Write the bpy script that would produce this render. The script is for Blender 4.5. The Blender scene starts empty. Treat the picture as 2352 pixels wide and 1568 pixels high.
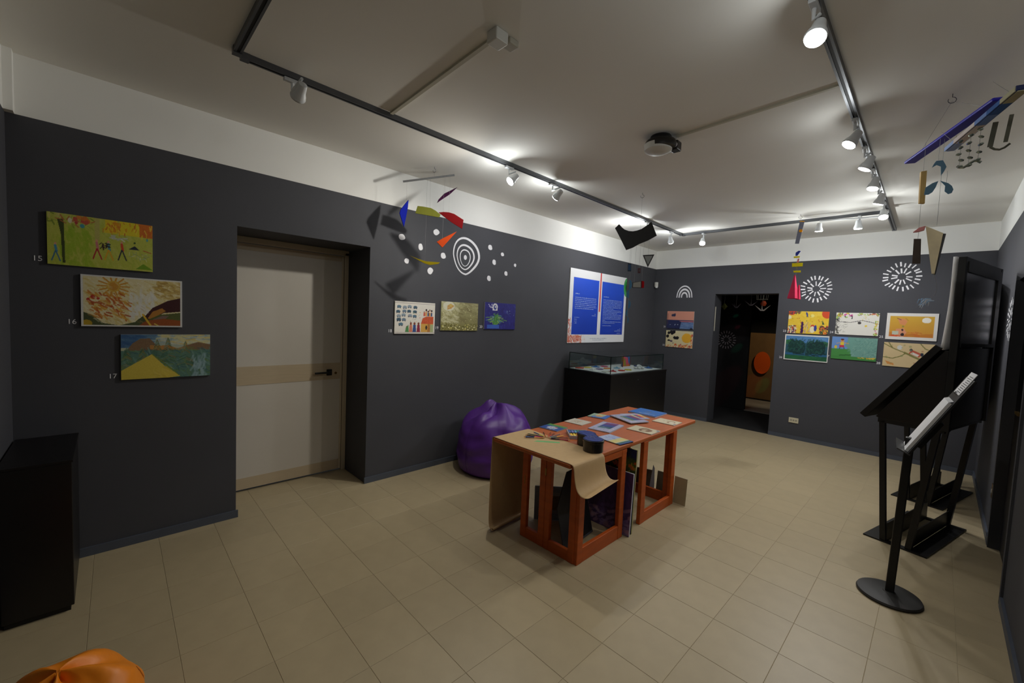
import bpy, math, random
import numpy as np
from mathutils import Vector, Matrix
random.seed(7)
rng = np.random.RandomState(7)
SC = bpy.context.scene
COL = SC.collection
PI = math.pi

# ------------------------------------------------------------------ camera
D, H, HB, W, WS, YN = 7.165, 2.918, 2.595, 4.062, .015, -.385
cam_data = bpy.data.cameras.new('camera')
cam_data.sensor_width = 36.0
cam_data.lens = 36.0 * 946.2 / 2352.0
cam_data.clip_start = .05
cam_data.clip_end = 60
cam = bpy.data.objects.new('camera', cam_data)
COL.objects.link(cam)
yaw, pitch, roll = [math.radians(a) for a in (45.40, -3.30, 2.49)]
f_ = Vector((-math.sin(yaw) * math.cos(pitch), math.cos(yaw) * math.cos(pitch), math.sin(pitch)))
r_ = f_.cross(Vector((0, 0, 1))).normalized()
u_ = r_.cross(f_)
r2 = r_ * math.cos(roll) + u_ * math.sin(roll)
u2 = -r_ * math.sin(roll) + u_ * math.cos(roll)
m = Matrix((r2, u2, -f_)).transposed().to_4x4()
m.translation = Vector((3.599, 0, 1.6))
cam.matrix_world = m
SC.camera = cam

# ------------------------------------------------------------------ world, exposure
world = bpy.data.worlds.new('world')
SC.world = world
world.use_nodes = True
world.node_tree.nodes['Background'].inputs[0].default_value = (.5, .55, .6, 1)
world.node_tree.nodes['Background'].inputs[1].default_value = 0.02
vs = SC.view_settings
vs.view_transform = 'Standard'
vs.look = 'None'
vs.gamma = 1
vs.use_curve_mapping = False
vs.exposure = 0.0
LAMP_W = 11.5
WARM = (1.0, .945, .84)
COOL = (.99, .97, .97)
SPILL = .30           # share of a lamp's power that leaves its lens sideways
SC.cycles.diffuse_bounces = 8
SC.cycles.max_bounces = 14

# ------------------------------------------------------------------ materials
def lin(c):
    c = c / 255.0
    return c / 12.92 if c <= .04045 else ((c + .055) / 1.055) ** 2.4

MATS = {}
def mat(name, rgb, rough=.55, metal=0.0, var=0.0, scale=12.0, bump=0.0, emit=0.0, trans=0.0, coat=0.0, rnd=0.0, stretch=None):
    if name in MATS:
        return MATS[name]
    m = bpy.data.materials.new(name)
    m.use_nodes = True
    nt = m.node_tree
    b = nt.nodes['Principled BSDF']
    col = (lin(rgb[0]), lin(rgb[1]), lin(rgb[2]), 1)
    b.inputs['Base Color'].default_value = col
    b.inputs['Roughness'].default_value = rough
    b.inputs['Metallic'].default_value = metal
    if coat:
        b.inputs['Coat Weight'].default_value = coat
    if trans:
        b.inputs['Transmission Weight'].default_value = trans
    if emit:
        b.inputs['Emission Color'].default_value = col
        b.inputs['Emission Strength'].default_value = emit
    tc = nt.nodes.new('ShaderNodeTexCoord')
    mp = nt.nodes.new('ShaderNodeMapping')
    if stretch:
        mp.inputs['Scale'].default_value = stretch
    nt.links.new(tc.outputs['Object'], mp.inputs[0])
    nz = nt.nodes.new('ShaderNodeTexNoise')
    nz.inputs['Scale'].default_value = scale
    nz.inputs['Detail'].default_value = 4
    nt.links.new(mp.outputs[0], nz.inputs['Vector'])
    if var or rnd:
        last = None
        hs = nt.nodes.new('ShaderNodeHueSaturation')
        hs.inputs['Color'].default_value = col
        mr = nt.nodes.new('ShaderNodeMapRange')
        mr.inputs['From Min'].default_value = .25
        mr.inputs['From Max'].default_value = .75
        mr.inputs['To Min'].default_value = 1 - var
        mr.inputs['To Max'].default_value = 1 + var
        nt.links.new(nz.outputs['Fac'], mr.inputs['Value'])
        last = mr.outputs[0]
        if rnd:
            oi = nt.nodes.new('ShaderNodeObjectInfo')
            m2 = nt.nodes.new('ShaderNodeMapRange')
            m2.inputs['To Min'].default_value = 1 - rnd
            m2.inputs['To Max'].default_value = 1 + rnd
            nt.links.new(oi.outputs['Random'], m2.inputs['Value'])
            mu = nt.nodes.new('ShaderNodeMath')
            mu.operation = 'MULTIPLY'
            nt.links.new(last, mu.inputs[0])
            nt.links.new(m2.outputs[0], mu.inputs[1])
            last = mu.outputs[0]
        nt.links.new(last, hs.inputs['Value'])
        nt.links.new(hs.outputs[0], b.inputs['Base Color'])
    if bump:
        bp = nt.nodes.new('ShaderNodeBump')
        bp.inputs['Strength'].default_value = bump
        bp.inputs['Distance'].default_value = .004
        nt.links.new(nz.outputs['Fac'], bp.inputs['Height'])
        nt.links.new(bp.outputs[0], b.inputs['Normal'])
    MATS[name] = m
    return m

def print_mat():
    if 'printed_ink' in MATS:
        return MATS['printed_ink']
    m = bpy.data.materials.new('printed_ink')
    m.use_nodes = True
    nt = m.node_tree
    b = nt.nodes['Principled BSDF']
    a = nt.nodes.new('ShaderNodeAttribute')
    a.attribute_name = 'ink'
    nt.links.new(a.outputs['Color'], b.inputs['Base Color'])
    b.inputs['Roughness'].default_value = .42
    MATS['printed_ink'] = m
    return m

M_SLATE = mat('slate_wall_paint', (64, 65, 71), .75, var=.06, scale=2.2, bump=.12)
M_WHITE = mat('white_wall_paint', (236, 236, 233), .85, var=.015, scale=3, bump=.08)
M_CEIL = mat('ceiling_paint', (234, 232, 226), .9, var=.015, scale=2)
M_TILE = mat('floor_tile_glaze', (171, 156, 125), .42, var=.045, scale=9, bump=.05, rnd=.035)
M_GROUT = mat('grout', (168, 155, 128), .9, var=.1, scale=30)
M_BLACK = mat('black_lacquer', (16, 14, 15), .38, var=.1, scale=6)
M_BLACKM = mat('black_steel', (26, 26, 26), .45, .3, var=.08, scale=14)
M_DARKROOM = mat('black_room_paint', (18, 18, 20), .85, var=.1, scale=4)
M_TRACK = mat('track_aluminium', (96, 98, 102), .4, .7, var=.04)
M_TRACKD = mat('track_slot_black', (26, 27, 30), .6)
M_LAMPW = mat('lamp_white_enamel', (205, 208, 210), .35, var=.02)
M_LENS = mat('lamp_light', (255, 253, 248), .3, emit=28)
M_DOORW = mat('door_white_laminate', (203, 197, 186), .45, var=.02, scale=4)
M_DOORB = mat('door_beige_laminate', (188, 171, 143), .45, var=.05, scale=5, stretch=(1, 1, 14))
M_DOORF = mat('door_frame_cream', (197, 184, 158), .45, var=.03)
M_WOOD = mat('orange_stained_wood', (178, 78, 8), .5, var=.16, scale=5, bump=.1, stretch=(1, 1, 7))
M_WOODT = mat('orange_table_board', (176, 90, 38), .5, var=.1, scale=4, stretch=(8, 1, 1))
M_KRAFT = mat('kraft_paper', (186, 156, 112), .7, var=.04, scale=25, bump=.1)
M_PURPLE = mat('purple_leatherette', (88, 42, 138), .42, var=.10, scale=9, bump=.55)
M_ORANGE = mat('orange_leatherette', (232, 132, 10), .45, var=.06, scale=12, bump=.3)
M_DECAL = mat('white_wall_decal', (236, 236, 240), .6)
M_PAPER = mat('white_paper', (226, 226, 226), .7, var=.02)
M_PLASTIC = mat('white_plastic', (206, 205, 198), .45)
M_CORD = mat('nylon_thread', (150, 150, 150), .4)
M_CHROME = mat('bright_metal', (200, 200, 205), .18, 1.0)
M_BRASS = mat('worn_brass', (150, 120, 70), .35, .9)
M_CONDUIT = mat('cable_cover_ivory', (190, 186, 168), .6)

def glass_mat():
    m = bpy.data.materials.new('case_glass')
    m.use_nodes = True
    nt = m.node_tree
    b = nt.nodes['Principled BSDF']
    b.inputs['Base Color'].default_value = (.9, .97, .95, 1)
    b.inputs['Roughness'].default_value = .02
    b.inputs['Transmission Weight'].default_value = 1
    b.inputs['IOR'].default_value = 1.45
    return m
M_GLASS = glass_mat()

# ------------------------------------------------------------------ mesh builder
def wmat(o):
    M = Matrix.Identity(4)
    while o is not None:
        M = o.matrix_basis @ M
        o = o.parent
    return M

class MB:
    def __init__(s):
        s.v = []; s.f = []; s.mi = []; s.k = 0
    def _add(s, vs, fs, M=None):
        o = len(s.v)
        if M is not None:
            vs = [M @ Vector(v) for v in vs]
        s.v += [tuple(v) for v in vs]
        s.f += [tuple(i + o for i in f) for f in fs]
        s.mi += [s.k] * len(fs)
        return s
    def slot(s, k):
        s.k = k; return s
    def box(s, a, b, M=None):
        x0, y0, z0 = a; x1, y1, z1 = b
        x0, x1 = min(x0, x1), max(x0, x1); y0, y1 = min(y0, y1), max(y0, y1); z0, z1 = min(z0, z1), max(z0, z1)
        vs = [(x0, y0, z0), (x1, y0, z0), (x1, y1, z0), (x0, y1, z0), (x0, y0, z1), (x1, y0, z1), (x1, y1, z1), (x0, y1, z1)]
        return s._add(vs, [(0, 3, 2, 1), (4, 5, 6, 7), (0, 1, 5, 4), (1, 2, 6, 5), (2, 3, 7, 6), (3, 0, 4, 7)], M)
    def prism(s, pts, z0, z1, M=None):
        n = len(pts)
        ar = sum(pts[i][0] * pts[(i + 1) % n][1] - pts[(i + 1) % n][0] * pts[i][1] for i in range(n))
        if ar < 0:
            pts = pts[::-1]
        vs = [(p[0], p[1], z0) for p in pts] + [(p[0], p[1], z1) for p in pts]
        fs = [tuple(range(n - 1, -1, -1)), tuple(range(n, 2 * n))]
        fs += [(i, (i + 1) % n, n + (i + 1) % n, n + i) for i in range(n)]
        return s._add(vs, fs, M)
    def tube(s, pts, r, n=8, cap=True, M=None):
        pts = [Vector(p) for p in pts]
        rs = r if isinstance(r, (list, tuple)) else [r] * len(pts)
        vs = []; fs = []
        t0 = (pts[1] - pts[0]).normalized()
        a = t0.orthogonal().normalized()
        for i, p in enumerate(pts):
            if i == 0: t = pts[1] - pts[0]
            elif i == len(pts) - 1: t = pts[-1] - pts[-2]
            else: t = pts[i + 1] - pts[i - 1]
            t.normalize()
            a = (a - t * a.dot(t)).normalized()
            b = t.cross(a)
            for k in range(n):
                an = 2 * PI * k / n + PI / n
                vs.append(p + (a * math.cos(an) + b * math.sin(an)) * rs[i])
        for i in range(len(pts) - 1):
            for k in range(n):
                k2 = (k + 1) % n
                fs.append((i * n + k, i * n + k2, (i + 1) * n + k2, (i + 1) * n + k))
        if cap:
            fs.append(tuple(range(n - 1, -1, -1)))
            fs.append(tuple((len(pts) - 1) * n + k for k in range(n)))
        return s._add(vs, fs, M)
    def bar(s, p0, p1, w, h, up=(0, 0, 1), M=None):
        p0 = Vector(p0); p1 = Vector(p1); t = (p1 - p0).normalized(); up = Vector(up)
        sd = t.cross(up).normalized(); up = sd.cross(t).normalized()
        vs = []
        for p in (p0, p1):
            for a, b in ((-1, -1), (1, -1), (1, 1), (-1, 1)):
                vs.append(p + sd * a * w / 2 + up * b * h / 2)
        return s._add(vs, [(0, 1, 2, 3), (7, 6, 5, 4), (0, 4, 5, 1), (1, 5, 6, 2), (2, 6, 7, 3), (3, 7, 4, 0)], M)
    def lathe(s, prof, n=32, M=None):
        vs = []; fs = []
        for r, z in prof:
            for k in range(n):
                a = 2 * PI * k / n
                vs.append((r * math.cos(a), r * math.sin(a), z))
        for i in range(len(prof) - 1):
            for k in range(n):
                k2 = (k + 1) % n
                fs.append((i * n + k, i * n + k2, (i + 1) * n + k2, (i + 1) * n + k))
        fs.append(tuple(range(n - 1, -1, -1)))
        fs.append(tuple((len(prof) - 1) * n + k for k in range(n)))
        return s._add(vs, fs, M)
    def build(s, name, mats, parent=None, smooth=False, bevel=0, base=True):
        vs = [Vector(v) for v in s.v]
        loc = Vector((0, 0, 0))
        if parent is None:
            if base:
                xs = [v.x for v in vs]; ys = [v.y for v in vs]; zs = [v.z for v in vs]
                loc = Vector(((min(xs) + max(xs)) / 2, (min(ys) + max(ys)) / 2, min(zs)))
                vs = [v - loc for v in vs]
        else:
            I = wmat(parent).inverted()
            vs = [I @ v for v in vs]
        me = bpy.data.meshes.new(name)
        me.from_pydata([tuple(v) for v in vs], [], s.f)
        if not isinstance(mats, (list, tuple)):
            mats = [mats]
        for mm in mats:
            me.materials.append(mm)
        for p, k in zip(me.polygons, s.mi):
            p.material_index = k
            p.use_smooth = smooth
        me.update()
        o = bpy.data.objects.new(name, me)
        COL.objects.link(o)
        o.location = loc
        if parent is not None:
            o.parent = parent
        if bevel:
            b = o.modifiers.new('bevel', 'BEVEL'); b.width = bevel; b.segments = 2; b.limit_method = 'ANGLE'
            b.angle_limit = math.radians(50)
        if smooth:
            try:
                me.set_sharp_from_angle(angle=math.radians(40))
            except Exception:
                pass
        return o

def thing(name, label, cat, loc=(0, 0, 0), rotz=0, group=None):
    o = bpy.data.objects.new(name, None)
    COL.objects.link(o)
    o.location = loc
    o.rotation_euler = (0, 0, rotz)
    o.empty_display_size = .1
    o['label'] = label
    o['category'] = cat
    if group: o['group'] = group
    return o
def tag(o, label, cat, group=None):
    o['label'] = label; o['category'] = cat
    if group: o['group'] = group
    return o
def struct(o, label=None):
    o['kind'] = 'structure'
    if label: o['label'] = label
    return o
def box_obj(name, a, b, m, parent=None, bevel=0):
    return MB().box(a, b).build(name, m, parent, bevel=bevel)
def basis(o, ux, uy, uz):
    M = Matrix((Vector(ux), Vector(uy), Vector(uz))).transposed().to_4x4()
    M.translation = Vector(o)
    return M

# ------------------------------------------------------------------ printed pictures: a small painter and a finely divided sheet
class Canvas:
    def __init__(s, w, h, rgb=(255, 255, 255)):
        s.w, s.h = w, h
        s.a = np.zeros((h, w, 3)); s.a[:] = rgb
        s.U, s.V = np.meshgrid((np.arange(w) + .5) / w, (np.arange(h) + .5) / h)
        s.asp = w / h
    def _win(s, u0, u1, v0, v1):
        i0, i1 = max(0, int(u0 * s.w) - 1), min(s.w, int(u1 * s.w) + 2)
        j0, j1 = max(0, int(v0 * s.h) - 1), min(s.h, int(v1 * s.h) + 2)
        return slice(j0, max(j0, j1)), slice(i0, max(i0, i1))
    def rect(s, u0, v0, u1, v1, rgb):
        m = (s.U >= u0) & (s.U < u1) & (s.V >= v0) & (s.V < v1); s.a[m] = rgb; return s
    def grad(s, v0, v1, c0, c1, u0=0, u1=1):
        m = (s.V >= v0) & (s.V < v1) & (s.U >= u0) & (s.U < u1)
        t = ((s.V - v0) / (v1 - v0))[..., None]
        s.a = np.where(m[..., None], np.array(c0) * (1 - t) + np.array(c1) * t, s.a); return s
    def poly(s, pts, rgb, al=1.0):
        us = [p[0] for p in pts]; vs = [p[1] for p in pts]
        W_ = s._win(min(us), max(us), min(vs), max(vs))
        U, V = s.U[W_], s.V[W_]
        if U.size == 0: return s
        ins = np.zeros(U.shape, bool)
        n = len(pts)
        for i in range(n):
            x0, y0 = pts[i]; x1, y1 = pts[(i + 1) % n]
            c = ((y0 > V) != (y1 > V))
            with np.errstate(divide='ignore', invalid='ignore'):
                xi = (x1 - x0) * (V - y0) / (y1 - y0 + 1e-12) + x0
            ins ^= c & (U < xi)
        sub = s.a[W_]
        sub[ins] = sub[ins] * (1 - al) + np.array(rgb) * al
        return s
    def ell(s, cu, cv, ru, rv, rgb, rot=0, al=1.0):
        R = max(ru, rv) * max(1, s.asp)
        W_ = s._win(cu - R, cu + R, cv - R, cv + R)
        U, V = (s.U[W_] - cu) * s.asp, s.V[W_] - cv
        c, q = math.cos(rot), math.sin(rot)
        x, y = U * c + V * q, -U * q + V * c
        mk = (x / (ru * s.asp)) ** 2 + (y / rv) ** 2 < 1
        sub = s.a[W_]
        sub[mk] = sub[mk] * (1 - al) + np.array(rgb) * al
        return s
    def line(s, pts, w, rgb, al=1.0):
        for (x0, y0), (x1, y1) in zip(pts[:-1], pts[1:]):
            W_ = s._win(min(x0, x1) - w, max(x0, x1) + w, min(y0, y1) - w * s.asp, max(y0, y1) + w * s.asp)
            U, V = s.U[W_] * s.asp, s.V[W_]
            ax, ay, bx, by = x0 * s.asp, y0, x1 * s.asp, y1
            L = (bx - ax) ** 2 + (by - ay) ** 2 + 1e-12
            t = np.clip(((U - ax) * (bx - ax) + (V - ay) * (by - ay)) / L, 0, 1)
            d = np.hypot(U - ax - t * (bx - ax), V - ay - t * (by - ay))
            mk = d < w * s.asp / 2
            sub = s.a[W_]
            sub[mk] = sub[mk] * (1 - al) + np.array(rgb) * al
        return s
    def strokes(s, n, box, cols, ln, w, ang, spread=.3, al=.7, mask=None):
        for _ in range(n):
            u = random.uniform(box[0], box[2]); v = random.uniform(box[1], box[3])
            if mask and not mask(u, v): continue
            a = ang + random.uniform(-spread, spread); l = ln * random.uniform(.5, 1.3)
            s.line([(u, v), (u + l * math.cos(a), v + l * math.sin(a) * s.asp)], w * random.uniform(.6, 1.3), random.choice(cols), al)
        return s
    def dots(s, n, box, cols, r0, r1, al=1):
        for _ in range(n):
            r = random.uniform(r0, r1)
            s.ell(random.uniform(box[0], box[2]), random.uniform(box[1], box[3]), r, r * s.asp * random.uniform(.7, 1.2), random.choice(cols), random.uniform(0, 3), al)
        return s
    def grain(s, amp):
        s.a = np.clip(s.a + rng.normal(0, amp, s.a.shape[:2])[..., None], 0, 255); return s

def sheet(name, M, w, h, cv, parent):
    """flat printed sheet in the local x (right) / y (up) plane of M, ink stored per vertex"""
    nx, ny = cv.w, cv.h
    X, Y = np.meshgrid(np.linspace(0, w, nx), np.linspace(h, 0, ny))
    P = np.stack([X.ravel(), Y.ravel(), np.zeros(nx * ny), np.ones(nx * ny)])
    MM = np.array(wmat(parent).inverted() @ M)
    P = (MM @ P)[:3].T.astype(np.float32)
    idx = np.arange(nx * ny).reshape(ny, nx)
    q = np.stack([idx[1:, :-1], idx[1:, 1:], idx[:-1, 1:], idx[:-1, :-1]], -1).reshape(-1, 4).astype(np.int32)
    me = bpy.data.meshes.new(name)
    me.vertices.add(nx * ny); me.vertices.foreach_set('co', P.ravel())
    me.loops.add(q.size); me.loops.foreach_set('vertex_index', q.ravel())
    me.polygons.add(len(q)); me.polygons.foreach_set('loop_start', np.arange(0, q.size, 4, dtype=np.int32))
    me.polygons.foreach_set('loop_total', np.full(len(q), 4, np.int32))
    me.update(calc_edges=True)
    at = me.color_attributes.new('ink', 'FLOAT_COLOR', 'POINT')
    c = np.clip(cv.a, 0, 255).reshape(-1, 3) / 255.0
    c = np.where(c <= .04045, c / 12.92, ((c + .055) / 1.055) ** 2.4)
    at.data.foreach_set('color', np.concatenate([c, np.ones((len(c), 1))], 1).astype(np.float32).ravel())
    me.materials.append(print_mat())
    o = bpy.data.objects.new(name, me); COL.objects.link(o); o.parent = parent
    return o

# ------------------------------------------------------------------ the room shell
# left wall with the deep door recess
DY0, DY1, DZ = .685, 1.703, 2.18
b = MB()
b.box((-.5, YN - .2, 0), (0, DY0, HB)).box((-.5, DY1, 0), (0, D + .35, HB)).box((-.5, DY0, DZ), (0, DY1, HB))
b.slot(1).box((-.5, YN - .2, HB), (0, D + .35, H))
struct(b.build('wall_left', [M_SLATE, M_WHITE], base=False))
# back wall with the open doorway to the dark room
BX0, BX1, BZ = 1.062, 1.965, 2.135
b = MB()
b.box((0, D, 0), (BX0, D + .3, HB)).box((BX1, D, 0), (W + .4, D + .3, HB)).box((BX0, D, BZ), (BX1, D + .3, HB))
b.slot(1).box((0, D, HB), (W + .4, D + .3, H))
struct(b.build('wall_back', [M_SLATE, M_WHITE], base=False))
# right wall with a door opening near the camera
def rx(y): return W + WS * (y - D)
RY0, RY1, RZ = 3.80, 4.86, 2.04
def rwall(b, y0, y1, z0, z1, off=0):
    return b.prism([(rx(y0) + off, y0), (rx(y0) + .4, y0), (rx(y1) + .4, y1), (rx(y1) + off, y1)], z0, z1)
b = MB()
rwall(b, YN - .2, RY0, 0, HB); rwall(b, RY1, D + .3, 0, HB); rwall(b, RY0, RY1, RZ, HB)
b.slot(1); rwall(b, YN - .2, D + .3, HB, H)
struct(b.build('wall_right', [M_SLATE, M_WHITE], base=False))
b = MB().box((0, YN - .2, 0), (W + .3, YN, HB)).slot(1).box((0, YN - .2, HB), (W + .3, YN, H))
struct(b.build('wall_near', [M_SLATE, M_WHITE], base=False))
struct(MB().box((-.6, YN - .3, H), (W + .5, D + .4, H + .15)).build('ceiling', M_CEIL, base=False))

# baseboards (thin painted strips)
M_BASEB = mat('slate_baseboard_paint', (74, 80, 92), .5, var=.08, scale=8)
b = MB()
for y0, y1 in ((YN, DY0 + .012), (DY1 - .012, D)):
    b.box((0, y0, 0), (.013, y1, .055))
struct(b.build('baseboard_left', M_BASEB, base=False))
b = MB()
for x0, x1 in ((0, BX0), (BX1, W)):
    b.box((x0, D - .01, 0), (x1, D, .055))
struct(b.build('baseboard_back', M_BASEB, base=False))
b = MB()
for y0, y1 in ((YN, RY0), (RY1, D)):
    b.prism([(rx(y0) - .014, y0), (rx(y0), y0), (rx(y1), y1), (rx(y1) - .014, y1)], 0, .06)
struct(b.build('baseboard_right', M_BASEB, base=False))

# floor: grout bed plus single tiles
TS, TX, TY, TA = .3079, .076, -.070, .0114
floor = MB().box((-.5, YN - .2, -.12), (W + .4, D + .02, -.0016)).build('floor', M_GROUT, base=False)
struct(floor)
def clip(poly, axis, val, keep_gt):
    out = []
    for i in range(len(poly)):
        a, c = poly[i], poly[(i + 1) % len(poly)]
        ia = (a[axis] > val) == keep_gt; ic = (c[axis] > val) == keep_gt
        if ia: out.append(a)
        if ia != ic:
            t = (val - a[axis]) / (c[axis] - a[axis])
            out.append((a[0] + (c[0] - a[0]) * t, a[1] + (c[1] - a[1]) * t))
    return out
def clipbox(poly, x0, y0, x1, y1):
    for ax, v, k in ((0, x0, True), (0, x1, False), (1, y0, True), (1, y1, False)):
        if len(poly) < 3: return []
        poly = clip(poly, ax, v, k)
    return poly
def tile_geo(b, poly):
    c = (sum(p[0] for p in poly) / len(poly), sum(p[1] for p in poly) / len(poly))
    n = len(poly)
    def ins(d):
        return [(p[0] + (c[0] - p[0]) * min(.5, d * 1.4 / max(1e-3, math.hypot(c[0] - p[0], c[1] - p[1]))), p[1] + (c[1] - p[1]) * min(.5, d * 1.4 / max(1e-3, math.hypot(c[0] - p[0], c[1] - p[1])))) for p in poly]
    lo, md, hi = ins(.0008), ins(.0008), ins(.0017)
    vs = [(p[0], p[1], -.004) for p in lo] + [(p[0], p[1], -.0007) for p in md] + [(p[0], p[1], 0) for p in hi]
    fs = [(k * n + i, k * n + (i + 1) % n, (k + 1) * n + (i + 1) % n, (k + 1) * n + i) for k in (0, 1) for i in range(n)]
    fs.append(tuple(2 * n + i for i in range(n)))
    b._add(vs, fs)
def area(p): return abs(sum(p[i][0] * p[(i + 1) % len(p)][1] - p[(i + 1) % len(p)][0] * p[i][1] for i in range(len(p)))) / 2
cells = []
camp = Vector((3.599, 0, 1.6))
def seen(x, y):
    d = Vector((x, y, 0)) - camp
    z = d.dot(f_)
    if z < .2: return -1
    px, py = 1176 + 946.2 * d.dot(r2) / z, 784 - 946.2 * d.dot(u2) / z
    if -60 < px < 2412 and py < 1640: return 1.0 / z
    return -1
full_me = None
for i in range(-3, 15):
    for j in range(-3, 26):
        q = [(TX + TS * (i + a) + TA * (TY + TS * (j + c)), TY + TS * (j + c) - TA * (TX + TS * (i + a))) for a, c in ((0, 0), (1, 0), (1, 1), (0, 1))]
        for (x0, y0, x1, y1) in ((.0, YN, W + .02, D), (-.5, DY0, 0, DY1)):
            p = clipbox(q, x0, y0, x1, y1)
            if len(p) >= 3 and area(p) > .0008:
                cx, cy = sum(t[0] for t in p) / len(p), sum(t[1] for t in p) / len(p)
                cells.append((seen(cx, cy), p, len(p) == 4 and area(p) > TS * TS * .995, (cx, cy)))
cells.sort(key=lambda t: -t[0])
rest = MB()
for n, (sv, p, full, c) in enumerate(cells):
    if n < 290 and sv > 0:
        if full and full_me:
            o = bpy.data.objects.new('floor_tile', full_me); COL.objects.link(o); o.parent = floor
            o.location = (c[0], c[1], 0)
        else:
            tb = MB(); tile_geo(tb, [(t[0] - c[0], t[1] - c[1]) for t in p])
            o = tb.build('floor_tile', M_TILE, None, base=False); o.parent = floor
            o.location = (c[0], c[1], 0)
            if full: full_me = o.data
    else:
        tile_geo(rest, p)
o = rest.build('floor_tile', M_TILE, None, base=False); o.parent = floor; o['kind'] = 'stuff'

# door in the left recess
door = bpy.data.objects.new('door_1', None); COL.objects.link(door); door.location = (-.48, 1.2, 0); struct(door)
b = MB()
b.box((-.5, DY0, 0), (-.455, .705, 2.16)).box((-.5, 1.665, 0), (-.455, DY1, 2.16)).box((-.5, DY0, 2.13), (-.455, DY1, DZ))
b.build('door_frame', M_DOORF, door, bevel=.004)
b = MB().box((-.495, .709, .018), (-.470, 1.661, 2.125))
b.build('door_leaf', M_DOORW, door, bevel=.003)
for nm, z0, z1 in (('door_band', .02, .118), ('door_band', .925, 1.085), ('door_band', 2.07, 2.122)):
    MB().box((-.471, .728, z0), (-.4675, 1.640, z1)).build(nm, M_DOORB, door)
for y0, y1 in ((.712, .727), (1.641, 1.658)):
    MB().box((-.471, y0, .02), (-.4665, y1, 2.122)).build('edge_strip', M_DOORF, door)
b = MB().box((-.467, 1.51, .965), (-.455, 1.56, 1.025))
hd = b.build('door_handle', M_BLACKM, door, bevel=.004)
MB().tube([(-.457, 1.535, .997), (-.425, 1.535, .997)], .011, 10).bar((-.425, 1.545, .997), (-.425, 1.39, .997), .018, .018).build('lever', M_BLACKM, hd, bevel=.003)
MB().tube([(-.468, 1.598, .985), (-.463, 1.598, .985)], .012, 12).build('keyhole', M_BRASS, door)

# dark door in the right wall
d2 = bpy.data.objects.new('door_2', None); COL.objects.link(d2); d2.location = (rx(4.3), 4.3, 0); struct(d2)
b = MB(); rwall(b, RY0, RY1, 0, RZ, .05); b.build('door_leaf', mat('dark_door_paint', (34, 32, 36), .5, var=.05), d2)
b = MB()
for y0, y1 in ((RY0, RY0 + .05), (RY1 - .05, RY1)):
    b.prism([(rx(y0) - .012, y0), (rx(y0) + .05, y0), (rx(y1) + .05, y1), (rx(y1) - .012, y1)], 0, RZ)
b.build('door_frame', M_SLATE, d2)
MB().tube([(rx(3.9) + .05, 3.9, 1.15), (rx(3.9) - .01, 3.9, 1.15)], .012, 10).bar((rx(3.9) - .01, 3.89, 1.15), (rx(3.9) - .01, 4.01, 1.15), .016, .016).build('door_handle', M_BRASS, d2)

# the dark room behind the doorway
b = MB()
b.box((.1, D + .3, 0), (.2, 11.2, 2.7))
struct(b.build('wall_dark_room_left', M_DARKROOM, base=False))
b = MB().box((2.9, D + .3, 0), (3.0, 11.2, 2.7)); struct(b.build('wall_dark_room_right', M_DARKROOM, base=False))
b = MB().box((.1, 11.1, 0), (3.0, 11.2, 2.7)); struct(b.build('wall_dark_room_back', M_DARKROOM, base=False))
b = MB().box((.1, D + .3, 2.6), (3.0, 11.2, 2.7)); struct(b.build('ceiling_dark_room', M_DARKROOM, base=False))
b = MB().box((.1, D + .02, -.12), (3.0, 11.2, -.002)); struct(b.build('floor_dark_room', M_DARKROOM, base=False))

# ------------------------------------------------------------------ lighting tracks
def track(name_label, a, c, grp='ceiling lighting tracks'):
    a = Vector(a); c = Vector(c); t = (c - a).normalized(); sd = Vector((-t.y, t.x, 0))
    th = thing('lighting_track', name_label, 'lighting track', ((a.x + c.x) / 2, (a.y + c.y) / 2, H - .034), 0, grp)
    M = basis((a.x, a.y, H - .034), t, sd, (0, 0, 1)); L = (c - a).length
    MB().box((0, -.018, .004), (L, -.007, .034), M).box((0, .007, .004), (L, .018, .034), M).box((0, -.007, .02), (L, .007, .034), M).build('track_rail', M_TRACK, th)
    MB().box((0, -.0068, .008), (L, .0068, .0199), M).build('contact_slot', M_TRACKD, th)
    for p in (0, L):
        MB().box((p - .02, -.02, .0), (p + .02, .02, .034), M).build('end_cap', M_TRACK, th)
    return th
TXL, TXR, TYN, TYB = .975, 3.185, .49, 5.95
track('long aluminium light track on the ceiling along the wall with the white door', (TXL, TYN + .04, 0), (TXL, TYB - .04, 0))
track('light track on the ceiling parallel to the back wall', (TXL + .02, TYB, 0), (TXR - .02, TYB, 0))
track('light track above the right side of the room carrying a row of lit lamps', (TXR, .3, 0), (TXR, 6.99, 0))
track('short light track crossing the ceiling at the top left', (TXL + .03, TYN, 0), (TXR - .02, TYN, 0))

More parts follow.
